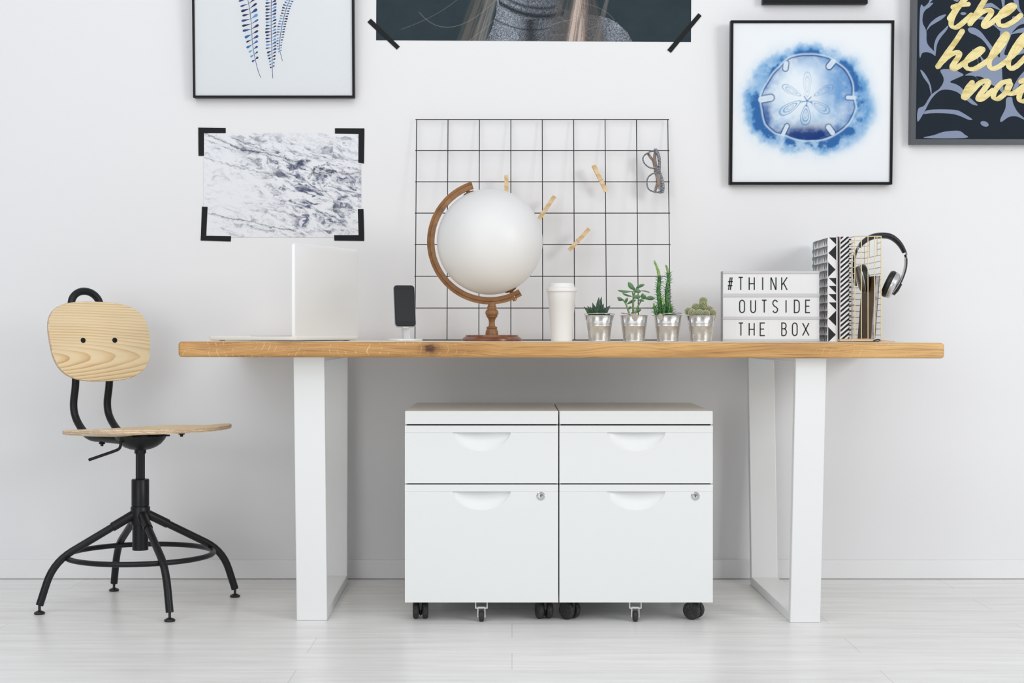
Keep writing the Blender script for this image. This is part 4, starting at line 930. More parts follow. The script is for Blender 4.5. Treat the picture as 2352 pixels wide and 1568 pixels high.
# ---------------------------------------------------------------- spectacles hanging on the grid
DE = 4.842; s8 = .19133
E = lambda x, y, d=0.0: W(1220 + x * s8, 320 + y * s8, DE + d)
gle = thing('eyeglasses', 'folded black and white patterned eyeglasses hung on the wire grid', 'glasses', E(1460, 380))
def lens_pts(pts, d): return spline([E(x, y, d(x, y)) for x, y in pts], 6, closed=True)
dd_ = lambda x, y: (1560 - x) * .00009 - .012
l1 = [(1462, 140), (1395, 165), (1350, 205), (1342, 245), (1362, 290), (1405, 330), (1462, 347), (1512, 338), (1532, 300), (1530, 220), (1508, 160)]
l2 = [(1530, 400), (1470, 408), (1418, 440), (1392, 490), (1394, 560), (1420, 605), (1465, 626), (1525, 632), (1558, 600), (1562, 520), (1552, 440)]
fr = MB(); 
for l in (l1, l2): fr.tube(lens_pts(l, dd_), .0021, 10, closed=True, flat=(1.0, 1.2), up=(0, 1, 0))
fr.tube(spline([E(1500, 128, -.013), E(1534, 220, -.013), E(1542, 320, -.012), E(1545, 385, -.013), E(1568, 470, -.013), E(1582, 560, -.013), E(1574, 636, -.013)], 6), [.0026 + .0020 * abs(math.cos(math.pi * i / 36)) for i in range(37)], 10, flat=(1.3, 1.25), up=(0, 1, 0))
fr.tube(spline([E(1502, 345, -.012), E(1525, 370, -.015), E(1530, 402, -.012)], 5), .0030, 8, up=(0, 1, 0))
fr.tube([E(1472, 128, -.010), E(1512, 126, -.010)], .0042, 8); fr.tube([E(1532, 638, -.010), E(1584, 632, -.010)], .0034, 8)
fo = fr.make('frame', 'zebra', gle, angle=60)
for l in (l1, l2):
    p = lens_pts(l, dd_); MB().poly(p).make('lens', 'lens', gle, smooth=False, recalc=False)
tm = MB().tube(spline([E(1490, 140, -.004), E(1482, 220, .004), E(1492, 320, .008), E(1512, 430, .010), E(1535, 530, .008), E(1545, 600, .004)], 6), [.0042 + .0022 * math.sin(math.pi * i / 30) for i in range(31)], 10, flat=(.45, 1.0), up=(0, 1, 0)); tm.make('temple', 'horn', gle, angle=60)
tm = MB().tube(spline([E(1404, 172, .012), E(1432, 215, .016), E(1470, 270, .018), E(1490, 380, .020), E(1512, 480, .020), E(1506, 560, .016), E(1480, 640, .012)], 6), [.0045 + .0010 * math.cos(i) * .3 for i in range(37)], 10, flat=(.45, 1.0), up=(0, 1, 0)); tm.make('temple', 'horn', gle, angle=60)

# ---------------------------------------------------------------- pictures
rng = np.random.default_rng(5)
def vnoise(x, y, seed):
    g = np.random.default_rng(seed).random((64, 64)); xi = np.floor(x).astype(int); yi = np.floor(y).astype(int); fx = x - xi; fy = y - yi
    fx = fx * fx * (3 - 2 * fx); fy = fy * fy * (3 - 2 * fy); a = lambda i, j: g[(xi + i) % 64, (yi + j) % 64]
    return (a(0, 0) * (1 - fx) + a(1, 0) * fx) * (1 - fy) + (a(0, 1) * (1 - fx) + a(1, 1) * fx) * fy
def fbm(x, y, seed, o=5, g=.55):
    s = 0; a = 1; t_ = 0
    for i in range(o): s = s + a * vnoise(x * 2 ** i + 13 * i, y * 2 ** i + 7 * i, seed + i); t_ += a; a *= g
    return s / t_
def painted(name, P00, ux, vz, nx, nz, func, material, parent, extra=None):
    """flat sheet whose print is held in a colour attribute. P00 lower-left, ux / vz edge vectors; func(s,t)->rgb linear"""
    off = ORG.get(parent.name, Vector()) if parent else Vector()
    s, t_ = np.meshgrid(np.linspace(0, 1, nx + 1), np.linspace(0, 1, nz + 1), indexing='ij')
    P = np.array(P00 - off)[None, None] + s[..., None] * np.array(ux) + t_[..., None] * np.array(vz)
    c = np.clip(func(s, t_), 0, 1)
    idx = np.arange((nx + 1) * (nz + 1)).reshape(nx + 1, nz + 1)
    q = np.stack([idx[:-1, :-1], idx[1:, :-1], idx[1:, 1:], idx[:-1, 1:]], -1).reshape(-1, 4)
    me = bpy.data.meshes.new(name); me.vertices.add(P.size // 3); me.vertices.foreach_set('co', P.reshape(-1))
    me.loops.add(q.size); me.loops.foreach_set('vertex_index', q.reshape(-1)); me.polygons.add(len(q)); me.polygons.foreach_set('loop_start', np.arange(0, q.size, 4)); me.polygons.foreach_set('loop_total', np.full(len(q), 4))
    me.update(); at = me.color_attributes.new('paint', 'FLOAT_COLOR', 'POINT'); at.data.foreach_set('color', np.concatenate([c, np.ones(c.shape[:2] + (1,))], -1).reshape(-1).astype(np.float32))
    me.materials.append(material); o = bpy.data.objects.new(name, me); col.objects.link(o)
    if parent: o.parent = parent; ORG[o.name] = off
    return o
def lin(r, g, b): return np.array(srgb(r, g, b))
def mixc(a, b, f): return a * (1 - f[..., None]) + b * f[..., None]
sst = lambda e0, e1, x: (lambda t_: t_ * t_ * (3 - 2 * t_))(np.clip((x - e0) / (e1 - e0), 0, 1))
def dseg(x, y, ax, ay, bx, by):
    dx, dy = bx - ax, by - ay; t_ = np.clip(((x - ax) * dx + (y - ay) * dy) / (dx * dx + dy * dy), 0, 1); return np.hypot(x - ax - t_ * dx, y - ay - t_ * dy)

def picture(name, label, cat, xl, xr, zb, h, fw, framem, lean=3.0, depth=.030, group='framed pictures on the wall'):
    """frame hung on the wall, its top leaning out a little; local: x right, -y towards us, z up from the lower back edge"""
    o = thing(name, label, cat, ((xl + xr) / 2, -.001, zb), group, rot=(R(lean), 0, 0), world=False)
    w = (xr - xl) / 2; b = MB()
    fo = [(-w, 0), (w, 0), (w, h), (-w, h)]; fi = [(-w + fw, fw), (w - fw, fw), (w - fw, h - fw), (-w + fw, h - fw)]
    V = [(x, -depth, z) for x, z in fo + fi] + [(x, 0, z) for x, z in fo] + [(x, -.018, z) for x, z in fi]
    Fs = []
    for i in range(4):
        j = (i + 1) % 4; Fs += [(i, j, 4 + j, 4 + i), (j, i, 8 + i, 8 + j), (4 + i, 4 + j, 12 + j, 12 + i), (8 + i, 8 + j, 12 + j, 12 + i)]
    b.add(V, Fs).make('frame', framem, o, smooth=False, bevel=.0010)
    MB().box(-w + fw * .7, w - fw * .7, -.0238, -.004, fw * .7, h - fw * .7).make('backing', 'paper', o, smooth=False)
    return o, w
def glaze(o, w, h, fw): MB().add([(x, -.0275, z) for x, z in ((-w + fw * .98, fw * .98), (w - fw * .98, fw * .98), (w - fw * .98, h - fw * .98), (-w + fw * .98, h - fw * .98))], [(0, 1, 2, 3)]).make('glass', 'pane', o, smooth=False, recalc=False)

DFr = 4.868
# --- fern print
xl, xr, zb = X(443, DFr), X(814, DFr), Z(223, DFr)
o, w = picture('framed_fern_print', 'black framed print of three blue fern fronds above the marble poster', 'picture', xl, xr, zb, .712, .0068, 'frame_black')
cxm = (xl + xr) / 2
def FP(zx, zy, d=0.0): p = W(420 + zx * .18707, zy * .18707, 4.872); return Vector((p.x - cxm, -.0244 - d, p.z - zb))
b = MB(); random.seed(11)
MBs = b
def ribbon2(b, pts, ws, k):
    b.mtl(k); L = []; Rr = []
    for i, p in enumerate(pts):
        d = (pts[min(i + 1, len(pts) - 1)] - pts[max(i - 1, 0)]).normalized(); n_ = Vector((-d.z, 0, d.x)); ww = ws[i] if isinstance(ws, list) else ws
        L.append(p + n_ * ww / 2); Rr.append(p - n_ * ww / 2)
    n_ = len(pts); b.add(L + Rr, [(i, i + 1, n_ + i + 1, n_ + i) for i in range(n_ - 1)])
zpx = .18707 * 4.872 / F
def frond(pts, y_end, step, LL, LR, wid, droop):
    c = spline([FP(x, y, .0002) for x, y in pts], 10); ribbon2(b, c, 6 * zpx, 2)
    tot = [0]
    for i in range(len(c) - 1): tot.append(tot[-1] + (c[i + 1] - c[i]).length)
    s = tot[-1] - y_end * zpx
    i_ = 0
    while s > 0:
        k = max(j for j in range(len(tot)) if tot[j] <= s); u = (s - tot[k]) / max(1e-9, (tot[min(k + 1, len(tot) - 1)] - tot[k])) if k + 1 < len(tot) else 0
        p = c[k].lerp(c[min(k + 1, len(c) - 1)], u); ax = (c[min(k + 1, len(c) - 1)] - c[max(k - 1, 0)]).normalized()
        g = min(1, .45 + i_ * .09)
        for sd, LLn in ((-1, LL), (1, LR)):
            L = LLn * g * zpx * (.9 + .2 * random.random()); n_ = Vector((ax.z, 0, -ax.x)) * (-sd); n_ = n_ if n_.x * sd > 0 else -n_
            dr = (n_ - ax * (droop if sd > 0 else -.02 - (.35 if i_ < 6 else 0) * 1)).normalized()
            if sd < 0: dr = (n_ + ax * (.14 if i_ >= 6 else .45)).normalized()
            sdv = Vector((-dr.z, 0, dr.x)); ph = []
            W_ = wid * zpx * (.75 + .5 * random.random()) * min(1, .6 + g * .4)
            pf_ = [(0, .06), (.25, .28), (.5, .62), (.72, .96), (.88, .92), (.97, .5), (1.0, .0)]
            up_ = [p + dr * L * f_ + sdv * W_ * q / 2 for f_, q in pf_]; dn = [p + dr * L * f_ - sdv * W_ * q / 2 for f_, q in reversed(pf_[:-1])]
            b.mtl(random.choice((1, 1, 2, 2, 3, 4)) ).poly([Vector((q.x, q.y - .0001, q.z)) for q in up_ + dn])
        s -= step * zpx; i_ += 1
frond([(770, -1500), (730, -900), (770, -350), (800, -50), (830, 130), (850, 350), (860, 540), (890, 720), (930, 880), (960, 950)], 235, 62, 112, 104, 30, .52)
frond([(1130, -1700), (1110, -900), (1105, -200), (1096, 0), (1090, 300), (1095, 600), (1100, 820), (1105, 955)], 140, 39, 72, 66, 22, .48)
frond([(1750, -1300), (1540, -500), (1400, -150), (1325, 0), (1280, 100), (1230, 280), (1200, 450), (1190, 590), (1225, 745)], 125, 33, 50, 48, 17, .25)
b.mtl(0).add([(-w + .0067, -.0242, .0067), (w - .0067, -.0242, .0067), (w - .0067, -.0242, .7053), (-w + .0067, -.0242, .7053)], [(0, 1, 2, 3)])
b.make('fern_print', ['paper', 'fern0', 'fern1', 'fern2', 'fern3'], o, smooth=False, recalc=False)
glaze(o, w, .712, .0068)

# --- sand dollar watercolour
xl, xr, zb = X(1676, DFr), X(2050, DFr), Z(422.5, DFr); HS_ = .5135
o, w = picture('framed_sand_dollar_print', 'black framed blue watercolour of a sand dollar above the letter box', 'picture', xl, xr, zb, HS_, .0082, 'frame_black')
bp = [(700, 455), (620, 460), (550, 478), (470, 555), (380, 670), (322, 785), (336, 900), (362, 1010), (445, 1085), (530, 1100), (640, 1138), (720, 1142), (800, 1138), (930, 1088), (1035, 1000), (1088, 880), (1062, 785), (1056, 680), (1000, 575), (935, 525), (870, 480), (800, 462)]
cx0, cy0 = 700., 805.
th = np.array([math.atan2(y - cy0, x - cx0) for x, y in bp]); rr0 = np.array([math.hypot(x - cx0, y - cy0) for x, y in bp]); od = np.argsort(th); th = th[od]; rr0 = rr0[od]
th3 = np.concatenate([th - 2 * np.pi, th, th + 2 * np.pi]); rr3 = np.tile(rr0, 3)
def sand(s, t_):
    x = 86 + s * (1376 - 86); y = 1488 - t_ * (1488 - 194)
    n1 = fbm(x / 140, y / 140, 21); n2 = fbm(x / 45, y / 45, 31); n3 = fbm(x / 16, y / 16, 41, 3)
    xw = x + (n2 - .5) * 26; yw = y + (n3 - .5) * 12
    ang = np.arctan2(y - cy0, x - cx0); rad = np.hypot(x - cx0, y - cy0); Rb = np.interp(ang, th3, rr3); d = rad - Rb
    lun = np.full(x.shape, 1e3)
    for (ax, ay, bx_, by_, r_) in ((520, 520, 515, 562, 20), (905, 505, 872, 545, 24), (1085, 800, 1026, 798, 17), (905, 1085, 872, 1040, 22), (500, 1100, 532, 1030, 17), (318, 815, 398, 800, 26)):
        lun = np.minimum(lun, dseg(x, y, ax, ay, bx_, by_) - r_)
    D = np.maximum(d, -lun)
    paper = lin(238, 241, 244); c = np.broadcast_to(paper, x.shape + (3,)).copy()
    # halo outside
    dw = np.hypot((xw - 700) / 1.06, (yw - 820) / 1.0) - np.interp(np.arctan2(yw - 820, xw - 700), th3, rr3)
    wdt = 70 + 75 * n1 + 30 * np.cos(2 * ang)
    h = np.exp(-np.clip(dw, 0, None) ** 2 / (2 * wdt ** 2)) * sst(230, 40, dw)
    h = h * (.50 + 1.0 * n2) * (.62 + .6 * sst(.35, .65, n1))
    dark = sst(.72, 1.15, h * (1.05 - .45 * sst(20, 120, dw)) + .18 * np.maximum(0, np.sin(ang)))
    c = mixc(c, lin(196, 220, 238), np.clip(h * 1.7, 0, 1)); c = mixc(c, lin(110, 166, 214), np.clip(h * 1.35 - .28, 0, 1)); c = mixc(c, lin(52, 108, 172), np.clip(dark * .95, 0, 1))
    # inside wash
    ins = lin(222, 234, 243) * np.ones(x.shape + (3,)); q = sst(.42, .66, n1 * .6 + n2 * .4)
    ins = mixc(ins, lin(168, 206, 234), q * .7)
    ne = np.exp(-(((x - 940) / 170) ** 2 + ((y - 720) / 190) ** 2)); ins = mixc(ins, lin(96, 158, 212), np.clip(ne * (.5 + .9 * n2), 0, .9))
    edge = np.exp(-np.clip(-d, 0, None) / 62); ins = mixc(ins, lin(70, 130, 194), np.clip(edge * (n2 * 1.5) , 0, 1) * .85)
    bot = np.exp(-(((x - 720) / 250) ** 2 + ((y - 1110) / 75) ** 2)); ins = mixc(ins, lin(16, 60, 132), np.clip(bot * (.75 + 1.1 * n2), 0, 1))
    lft = np.exp(-(((x - 365) / 40) ** 2 + ((y - 960) / 110) ** 2)); ins = mixc(ins, lin(44, 92, 162), np.clip(lft * (.4 + n2), 0, .9))
    ctr = np.exp(-(((x - 640) / 190) ** 2 + ((y - 720) / 190) ** 2)); ins = mixc(ins, lin(236, 242, 247), np.clip(ctr * 1.15, 0, .95))
    for (px, py, ex, ey, wd, a) in ((695, 790, 695, 592, 30, .35), (640, 782, 494, 702, 27, .6), (755, 782, 905, 704, 27, .6), (640, 828, 474, 930, 34, .8), (728, 830, 876, 918, 34, .7), (688, 862, 680, 1020, 38, .85)):
        ux, uy = ex - px, ey - py; Ln = math.hypot(ux, uy); ux /= Ln; uy /= Ln; mx, my = (px + ex) / 2, (py + ey) / 2
        lx = ((x - mx) * ux + (y - my) * uy) / (Ln / 2); ly = (-(x - mx) * uy + (y - my) * ux) / (wd * (1 + .35 * lx)); e = np.sqrt(lx ** 2 + ly ** 2)
        for e0 in (1.0, .62): ins = mixc(ins, lin(92, 146, 192), np.exp(-((e - e0) / .075) ** 2) * a)
        ins = mixc(ins, lin(120, 168, 208), np.exp(-((e - .3) / .1) ** 2) * a * .5)
    for k in range(5):
        an = R(-120 + 72 * k); ins = mixc(ins, lin(60, 118, 176), np.exp(-(dseg(x, y, 695, 825, 695 + 48 * math.cos(an), 825 + 42 * math.sin(an)) / 4.5) ** 2) * .8)
    f_in = sst(3, -3, D); c = mixc(c, ins, f_in)
    rim = np.exp(-((D - 10) / 7.5) ** 2) * sst(.2, .5, n1 + .25); c = mixc(c, lin(206, 226, 240), np.clip(rim * .85, 0, 1))
    lw = sst(2, -6, lun) * sst(60, 10, d); c = mixc(c, lin(222, 234, 243), lw * .9)
    ln_ = np.exp(-((D + 4) / 4.6) ** 2) * (.55 + .6 * n1); c = mixc(c, lin(22, 62, 126), np.clip(ln_, 0, 1) * .92)
    return c
painted('watercolour', Vector((-w + .008, -.0243, .008)), (2 * w - .016, 0, 0), (0, 0, HS_ - .016), 340, 340, sand, vcol('watercolour_print'), o)
glaze(o, w, HS_, .0082)

# --- small dark picture above it
xl, xr, zb = X(1752.5, DFr), X(1993.5, DFr), Z(7.5, DFr)
o, w = picture('framed_dark_picture', 'black framed picture cut off by the top edge, above the sand dollar', 'picture', xl, xr, zb, .43, .012, 'frame_black', lean=2.0)
MB().add([(-w + .012, -.0243, .012), (w - .012, -.0243, .012), (w - .012, -.0243, .418), (-w + .012, -.0243, .418)], [(0, 1, 2, 3)]).make('print', 'black_card', o, smooth=False, recalc=False)
glaze(o, w, .43, .012)

# --- brush lettering print
xl, zb = X(2091.5, DFr), Z(330, DFr); xr = xl + .545; hh = .712
o, w = picture('framed_lettering_print', 'graphite framed leaf print with pale gold brush lettering at the right edge', 'picture', xl, xr, zb, hh, .0165, 'frame_grey', lean=3.0)
cxm = (xl + xr) / 2
def LP(x, y, d=0.0): p = W(2060 + x * .22324, y * .22324, 4.873); return Vector((p.x - cxm, -.0243 - d, p.z - zb))
b = MB(); b.add([(-w + .016, -.0242, .016), (w - .016, -.0242, .016), (w - .016, -.0242, hh - .016), (-w + .016, -.0242, hh - .016)], [(0, 1, 2, 3)])
b.mtl(1)
leaves = [[(222, 92), (262, 78), (300, 45), (318, 10), (340, -30), (345, 10), (320, 40), (355, 38), (320, 80), (275, 112), (252, 160), (250, 240), (288, 325), (292, 420), (315, 475), (368, 528), (386, 578), (340, 550), (290, 540), (250, 548), (220, 570)],
    [(288, 326), (310, 270), (345, 225), (410, 178), (470, 157), (487, 162), (450, 200), (390, 238), (330, 275)],
    [(384, 572), (368, 500), (378, 430), (410, 365), (465, 310), (510, 268), (500, 310), (430, 400), (398, 470)],
    [(233, 728), (245, 722), (285, 765), (325, 835), (348, 905), (350, 980), (338, 940), (318, 868), (268, 800)],
    [(214, 1120), (278, 1082), (345, 975), (425, 915), (468, 850), (470, 795), (440, 720), (560, 715), (640, 745), (676, 772), (620, 800), (538, 842), (600, 865), (660, 905), (720, 980), (820, 1070), (812, 1082), (760, 1065), (690, 1010), (620, 950), (545, 925), (470, 922), (410, 950), (340, 1030), (275, 1155), (212, 1248)],
    [(272, 1168), (300, 1135), (370, 1124), (480, 1122), (600, 1128), (660, 1150), (768, 1218), (760, 1230), (730, 1226), (640, 1188), (560, 1168), (440, 1160), (340, 1162)],
    [(900 + 42 * math.cos(a), 1270 + 27 * math.sin(a) + 10 * math.cos(a)) for a in [2 * math.pi * i / 20 for i in range(20)]],
    [(665 + 30 * math.cos(a), 147 + 15 * math.sin(a)) for a in [2 * math.pi * i / 16 for i in range(16)]],
    [(285, 1414), (380, 1385), (480, 1352), (590, 1340), (650, 1345), (692, 1375), (706, 1414)],
    [(712, 310), (735, 288), (790, 295), (850, 335), (910, 410), (980, 500), (1046, 590), (1046, 330), (1150, 320), (1160, 360), (1090, 560), (1200, 540), (1310, 500), (1310, 540), (1200, 580), (1080, 640), (1072, 740), (1080, 850), (1092, 965), (1030, 905), (930, 850), (870, 795), (800, 790), (860, 850), (930, 930), (915, 950), (870, 880), (790, 785), (692, 774), (800, 725), (870, 690), (850, 600), (820, 560), (830, 680), (810, 580), (760, 510), (800, 530), (870, 600), (940, 690), (960, 560), (880, 430), (800, 370), (740, 345)],
    [(1120, 1010), (1176, 1000), (1190, 1060), (1240, 1150), (1340, 1240), (1300, 1225), (1230, 1195), (1150, 1200), (1075, 1250), (1060, 1235), (1070, 1200), (1112, 1110)],
    [(1048, 310), (1070, 260), (1160, 205), (1180, 175), (1310, 185), (1330, 240), (1240, 265), (1165, 345), (1230, 305), (1310, 290), (1330, 330), (1230, 345), (1150, 362), (1080, 400)],
    [(860, 62), (920, 42), (965, 46), (1050, 112), (1000, 100), (950, 82), (870, 88)], [(770, 175), (840, 178), (900, 188), (970, 240), (1050, 300), (1046, 325), (980, 270), (890, 215), (800, 200)],
    [(1048, -30), (1060, 60), (1078, 130), (1086, 40), (1082, -30)], [(1170, -30), (1190, 60), (1235, 130), (1290, 170), (1240, 90), (1218, -30)], [(540, -40), (560, 10), (610, 25), (612, -40)],
    [(1180, 920), (1240, 800), (1330, 700), (1400, 640), (1390, 720), (1300, 800), (1220, 920)],
    [(1360, 1100), (1440, 1000), (1560, 940), (1640, 960), (1560, 1000), (1480, 1080), (1420, 1180)], [(1500, 400), (1580, 300), (1700, 260), (1780, 280), (1690, 340), (1600, 420)], [(1450, 700), (1560, 640), (1680, 700), (1620, 760), (1540, 740)]]
sm = lambda q: [(p.x, p.y) for p in spline([Vector((x, y, 0)) for x, y in q], 4, closed=True)]
for i, q in enumerate(leaves): b.poly([LP(x, y, .0003 + i * .00001) for x, y in sm(q)])
for q in leaves[:6] + leaves[9:12]:       # the pattern goes on above, out of view
    b.poly([LP(x + 240, y - 1250, .0003) for x, y in sm(q)])
b.make('leaf_print', ['print_dark', 'leaf_blue'], o, smooth=False, recalc=False)
def brush(b, pts, w0, k=.0006):
    c = spline([Vector((x, y, 0)) for x, y in pts], 8); n_ = len(c); L = []; Rr = []
    for i, p in enumerate(c):
        d = (c[min(i + 1, n_ - 1)] - c[max(i - 1, 0)]).normalized(); nn = Vector((-d.y, d.x, 0))
        pen = abs(nn.dot(Vector((.93, .37, 0)))); ww = w0 * (.62 + .38 * pen) * (1 + .018 * math.sin(i * 1.7))
        L.append(p + nn * ww / 2); Rr.append(p - nn * ww / 2)
    for p in pts:                                              # round joints under the stroke
        r_ = w0 * .40; b.poly([LP(p[0] + r_ * math.cos(a), p[1] + r_ * math.sin(a), k - 4e-5) for a in [2 * math.pi * j / 18 for j in range(18)]])
    lanes = (0, .22, .30, .56, .61, .80, .86, 1)
    for i in range(n_ - 1):
        for j in range(7):                                     # dry brush streaks run along the stroke
            a_, c_ = lanes[j], lanes[j + 1]; b.mtl(1 if j in (1, 3, 5) and math.sin(i * .45 + j * 2.1 + len(pts)) > .1 else 0)
            b.poly([LP(q.x, q.y, k + i * 6e-6) for q in (L[i].lerp(Rr[i], a_), L[i + 1].lerp(Rr[i + 1], a_), L[i + 1].lerp(Rr[i + 1], c_), L[i].lerp(Rr[i], c_))])
    b.mtl(0)
    for e, i in ((c[0], 0), (c[-1], n_ - 1)):
        r_ = (L[i] - Rr[i]).length / 2; b.poly([LP(e.x + r_ * math.cos(a), e.y + r_ * math.sin(a), k + i % n_ * 6e-6 - 3e-6) for a in [2 * math.pi * j / 16 for j in range(16)]])
words = [[[(760, -70), (690, -10), (610, 85), (552, 190), (545, 270), (600, 285), (690, 215), (745, 165)], [(556, 82), (620, 62), (715, 52)], [(575, 120), (525, 195)],
          [(960, -120), (880, 10), (790, 160), (730, 255), (770, 205), (860, 130), (940, 112), (945, 150), (880, 240), (880, 280), (940, 250), (1030, 175)],
          [(1040, 182), (1120, 140), (1185, 75), (1150, 62), (1070, 120), (1022, 200), (1035, 262), (1100, 268), (1180, 225), (1248, 170)]],
         [[(655, 328), (590, 430), (500, 555), (410, 690), (450, 640), (540, 565), (620, 540), (625, 580), (560, 680), (575, 712), (640, 675), (710, 625)],
          [(715, 625), (800, 580), (868, 515), (840, 505), (760, 560), (692, 650), (715, 705), (790, 708), (880, 655), (935, 615)],
          [(935, 615), (1020, 530), (1100, 420), (1112, 352), (1065, 395), (985, 520), (935, 640), (960, 705), (1030, 690), (1125, 620)],
          [(1125, 620), (1220, 530), (1295, 430), (1310, 360), (1260, 400), (1180, 520), (1132, 640), (1155, 705), (1220, 680), (1310, 590)]],
         [[(765, 850), (720, 905), (682, 990), (700, 1002), (770, 930), (850, 850), (925, 832), (925, 870), (850, 970), (830, 1020), (880, 1010), (975, 930)],
          [(1150, 832), (1070, 855), (1000, 935), (988, 1000), (1040, 1012), (1120, 940), (1160, 860), (1128, 905), (1140, 960), (1210, 950), (1290, 890)],
          [(1400, 740), (1330, 850), (1260, 960), (1255, 1025), (1310, 1035), (1420, 960)], [(1262, 838), (1330, 812), (1430, 795)]]]
for wd in words:
    b = MB()
    for i, st_ in enumerate(wd): brush(b, st_, 58, .0007 + i * .0004)
    b.make('gold_lettering', ['gold_ink', 'gold_streak'], o, smooth=False, recalc=False)
glaze(o, w, hh, .0165)

# --- marble poster held by tape corners
DM = 4.8992; yM = CAMY + DM
TAPE = .0006
def strip(parent, pts, D=DM, lift=.0006):
    q = [W(x, y, D) - Vector((0, lift, 0)) for x, y in pts]; MB().prism(q, (0, -.0004, 0)).make('tape_strip', 'tape', parent, smooth=False)
mp = thing('marble_poster', 'white and grey marble print taped to the wall with black corners', 'poster', W(649, 545, DM), 'posters taped to the wall')
def marble(s, t_):
    x = s * 1890; y = (1 - t_) * 1255
    ang = R(20); u = (x * math.cos(ang) + y * math.sin(ang)); v = (-x * math.sin(ang) + y * math.cos(ang))
    wv_ = fbm(u / 330, v / 160, 51) ; u2 = u + (wv_ - .5) * 240; v2 = v + (fbm(u / 250, v / 130, 61) - .5) * 190
    a = fbm(u2 / 150, v2 / 42, 71, 6, .62); bb = fbm(u2 / 420, v2 / 70, 81, 6, .6); cc = fbm(u2 / 60, v2 / 22, 91, 5, .65)
    dens = .25 + .85 * np.exp(-(((x - 1350) / 620) ** 2 + ((y - 650) / 420) ** 2)) + .35 * np.exp(-((v + 40 - .02 * u) / 130) ** 2) + .4 * np.exp(-(((x - 1500) / 400) ** 2 + ((y - 1120) / 150) ** 2)) + .3 * np.exp(-(((x - 500) / 300) ** 2 + ((y - 1120) / 130) ** 2))
    dens = dens * (1 - .75 * np.exp(-(((x - 420) / 300) ** 2 + ((y - 720) / 230) ** 2)))
    vein = np.exp(-(np.abs(bb - .5) / .016) ** 1.1) * (.35 + .9 * cc)
    cloud = sst(.47, .70, a * .7 + cc * .3 + .10 * (dens - .6)) * np.clip(dens, 0, 1.1)
    speck = sst(.55, .70, cc * .6 + a * .4 + .06 * (dens - .5)) * np.clip(dens, 0, 1)
    # the long cracks
    def crack(pts, wdt):
        d = np.full(x.shape, 1e3); xo = x + (cc - .5) * 34; yo = y + (fbm(x / 40, y / 40, 101) - .5) * 46
        for (ax, ay), (bx_, by_) in zip(pts[:-1], pts[1:]): d = np.minimum(d, dseg(xo, yo, ax, ay, bx_, by_))
        return np.exp(-(d / wdt) ** 1.3)
    k = crack([(20, 10), (220, 90), (480, 215), (640, 220), (820, 265), (1080, 330), (1290, 430)], 5.5) + crack([(300, 40), (560, 150), (740, 210)], 5) * .7 + crack([(10, 300), (300, 380), (560, 445), (760, 490), (960, 540)], 5) * .7 + crack([(50, 960), (300, 1030), (560, 1060), (760, 1120), (900, 1150), (1100, 1180)], 6) * .9 + crack([(1290, 430), (1360, 560), (1420, 680), (1560, 790), (1560, 900), (1650, 1000)], 6) * .6 + crack([(1300, 480), (1560, 470), (1700, 490), (1890, 470)], 11) * .9
    f1 = np.clip(.95 * cloud + .75 * vein * np.clip(dens + .15, 0, 1), 0, 1); c = mixc(lin(232, 234, 239) * np.ones(x.shape + (3,)), lin(122, 128, 150), f1)
    c = mixc(c, lin(70, 76, 96), np.clip(speck * .9, 0, 1)); c = mixc(c, lin(36, 42, 54), np.clip(k * (.1 + 1.5 * cc), 0, .95))
    return c
p00 = W(468, 545, DM); p10 = W(830, 545, DM); p01 = W(467.5, 305.5, DM)
painted('print', p00 - Vector((0, .0004, 0)), p10 - p00, p01 - p00, 400, 266, marble, vcol('marble_print'), mp)
for q in (((455.5, 293), (518.5, 294), (518.5, 306), (455.5, 306)), ((455.5, 306), (468.5, 306), (468.5, 358), (456, 358)),
          ((769.5, 294.5), (837, 294.8), (837, 308), (769.5, 307)), ((823.5, 308), (837, 308), (836, 375.5), (823, 373.5)),
          ((464, 474.5), (477, 475), (474, 541), (461.5, 541)), ((461.3, 541), (531, 542), (530, 554.5), (460.8, 552.3)),
          ((822, 480), (835, 480), (836.5, 540), (823.5, 540)), ((767.5, 540), (836.5, 540), (836.5, 553.3), (768, 552.5))): strip(mp, q)

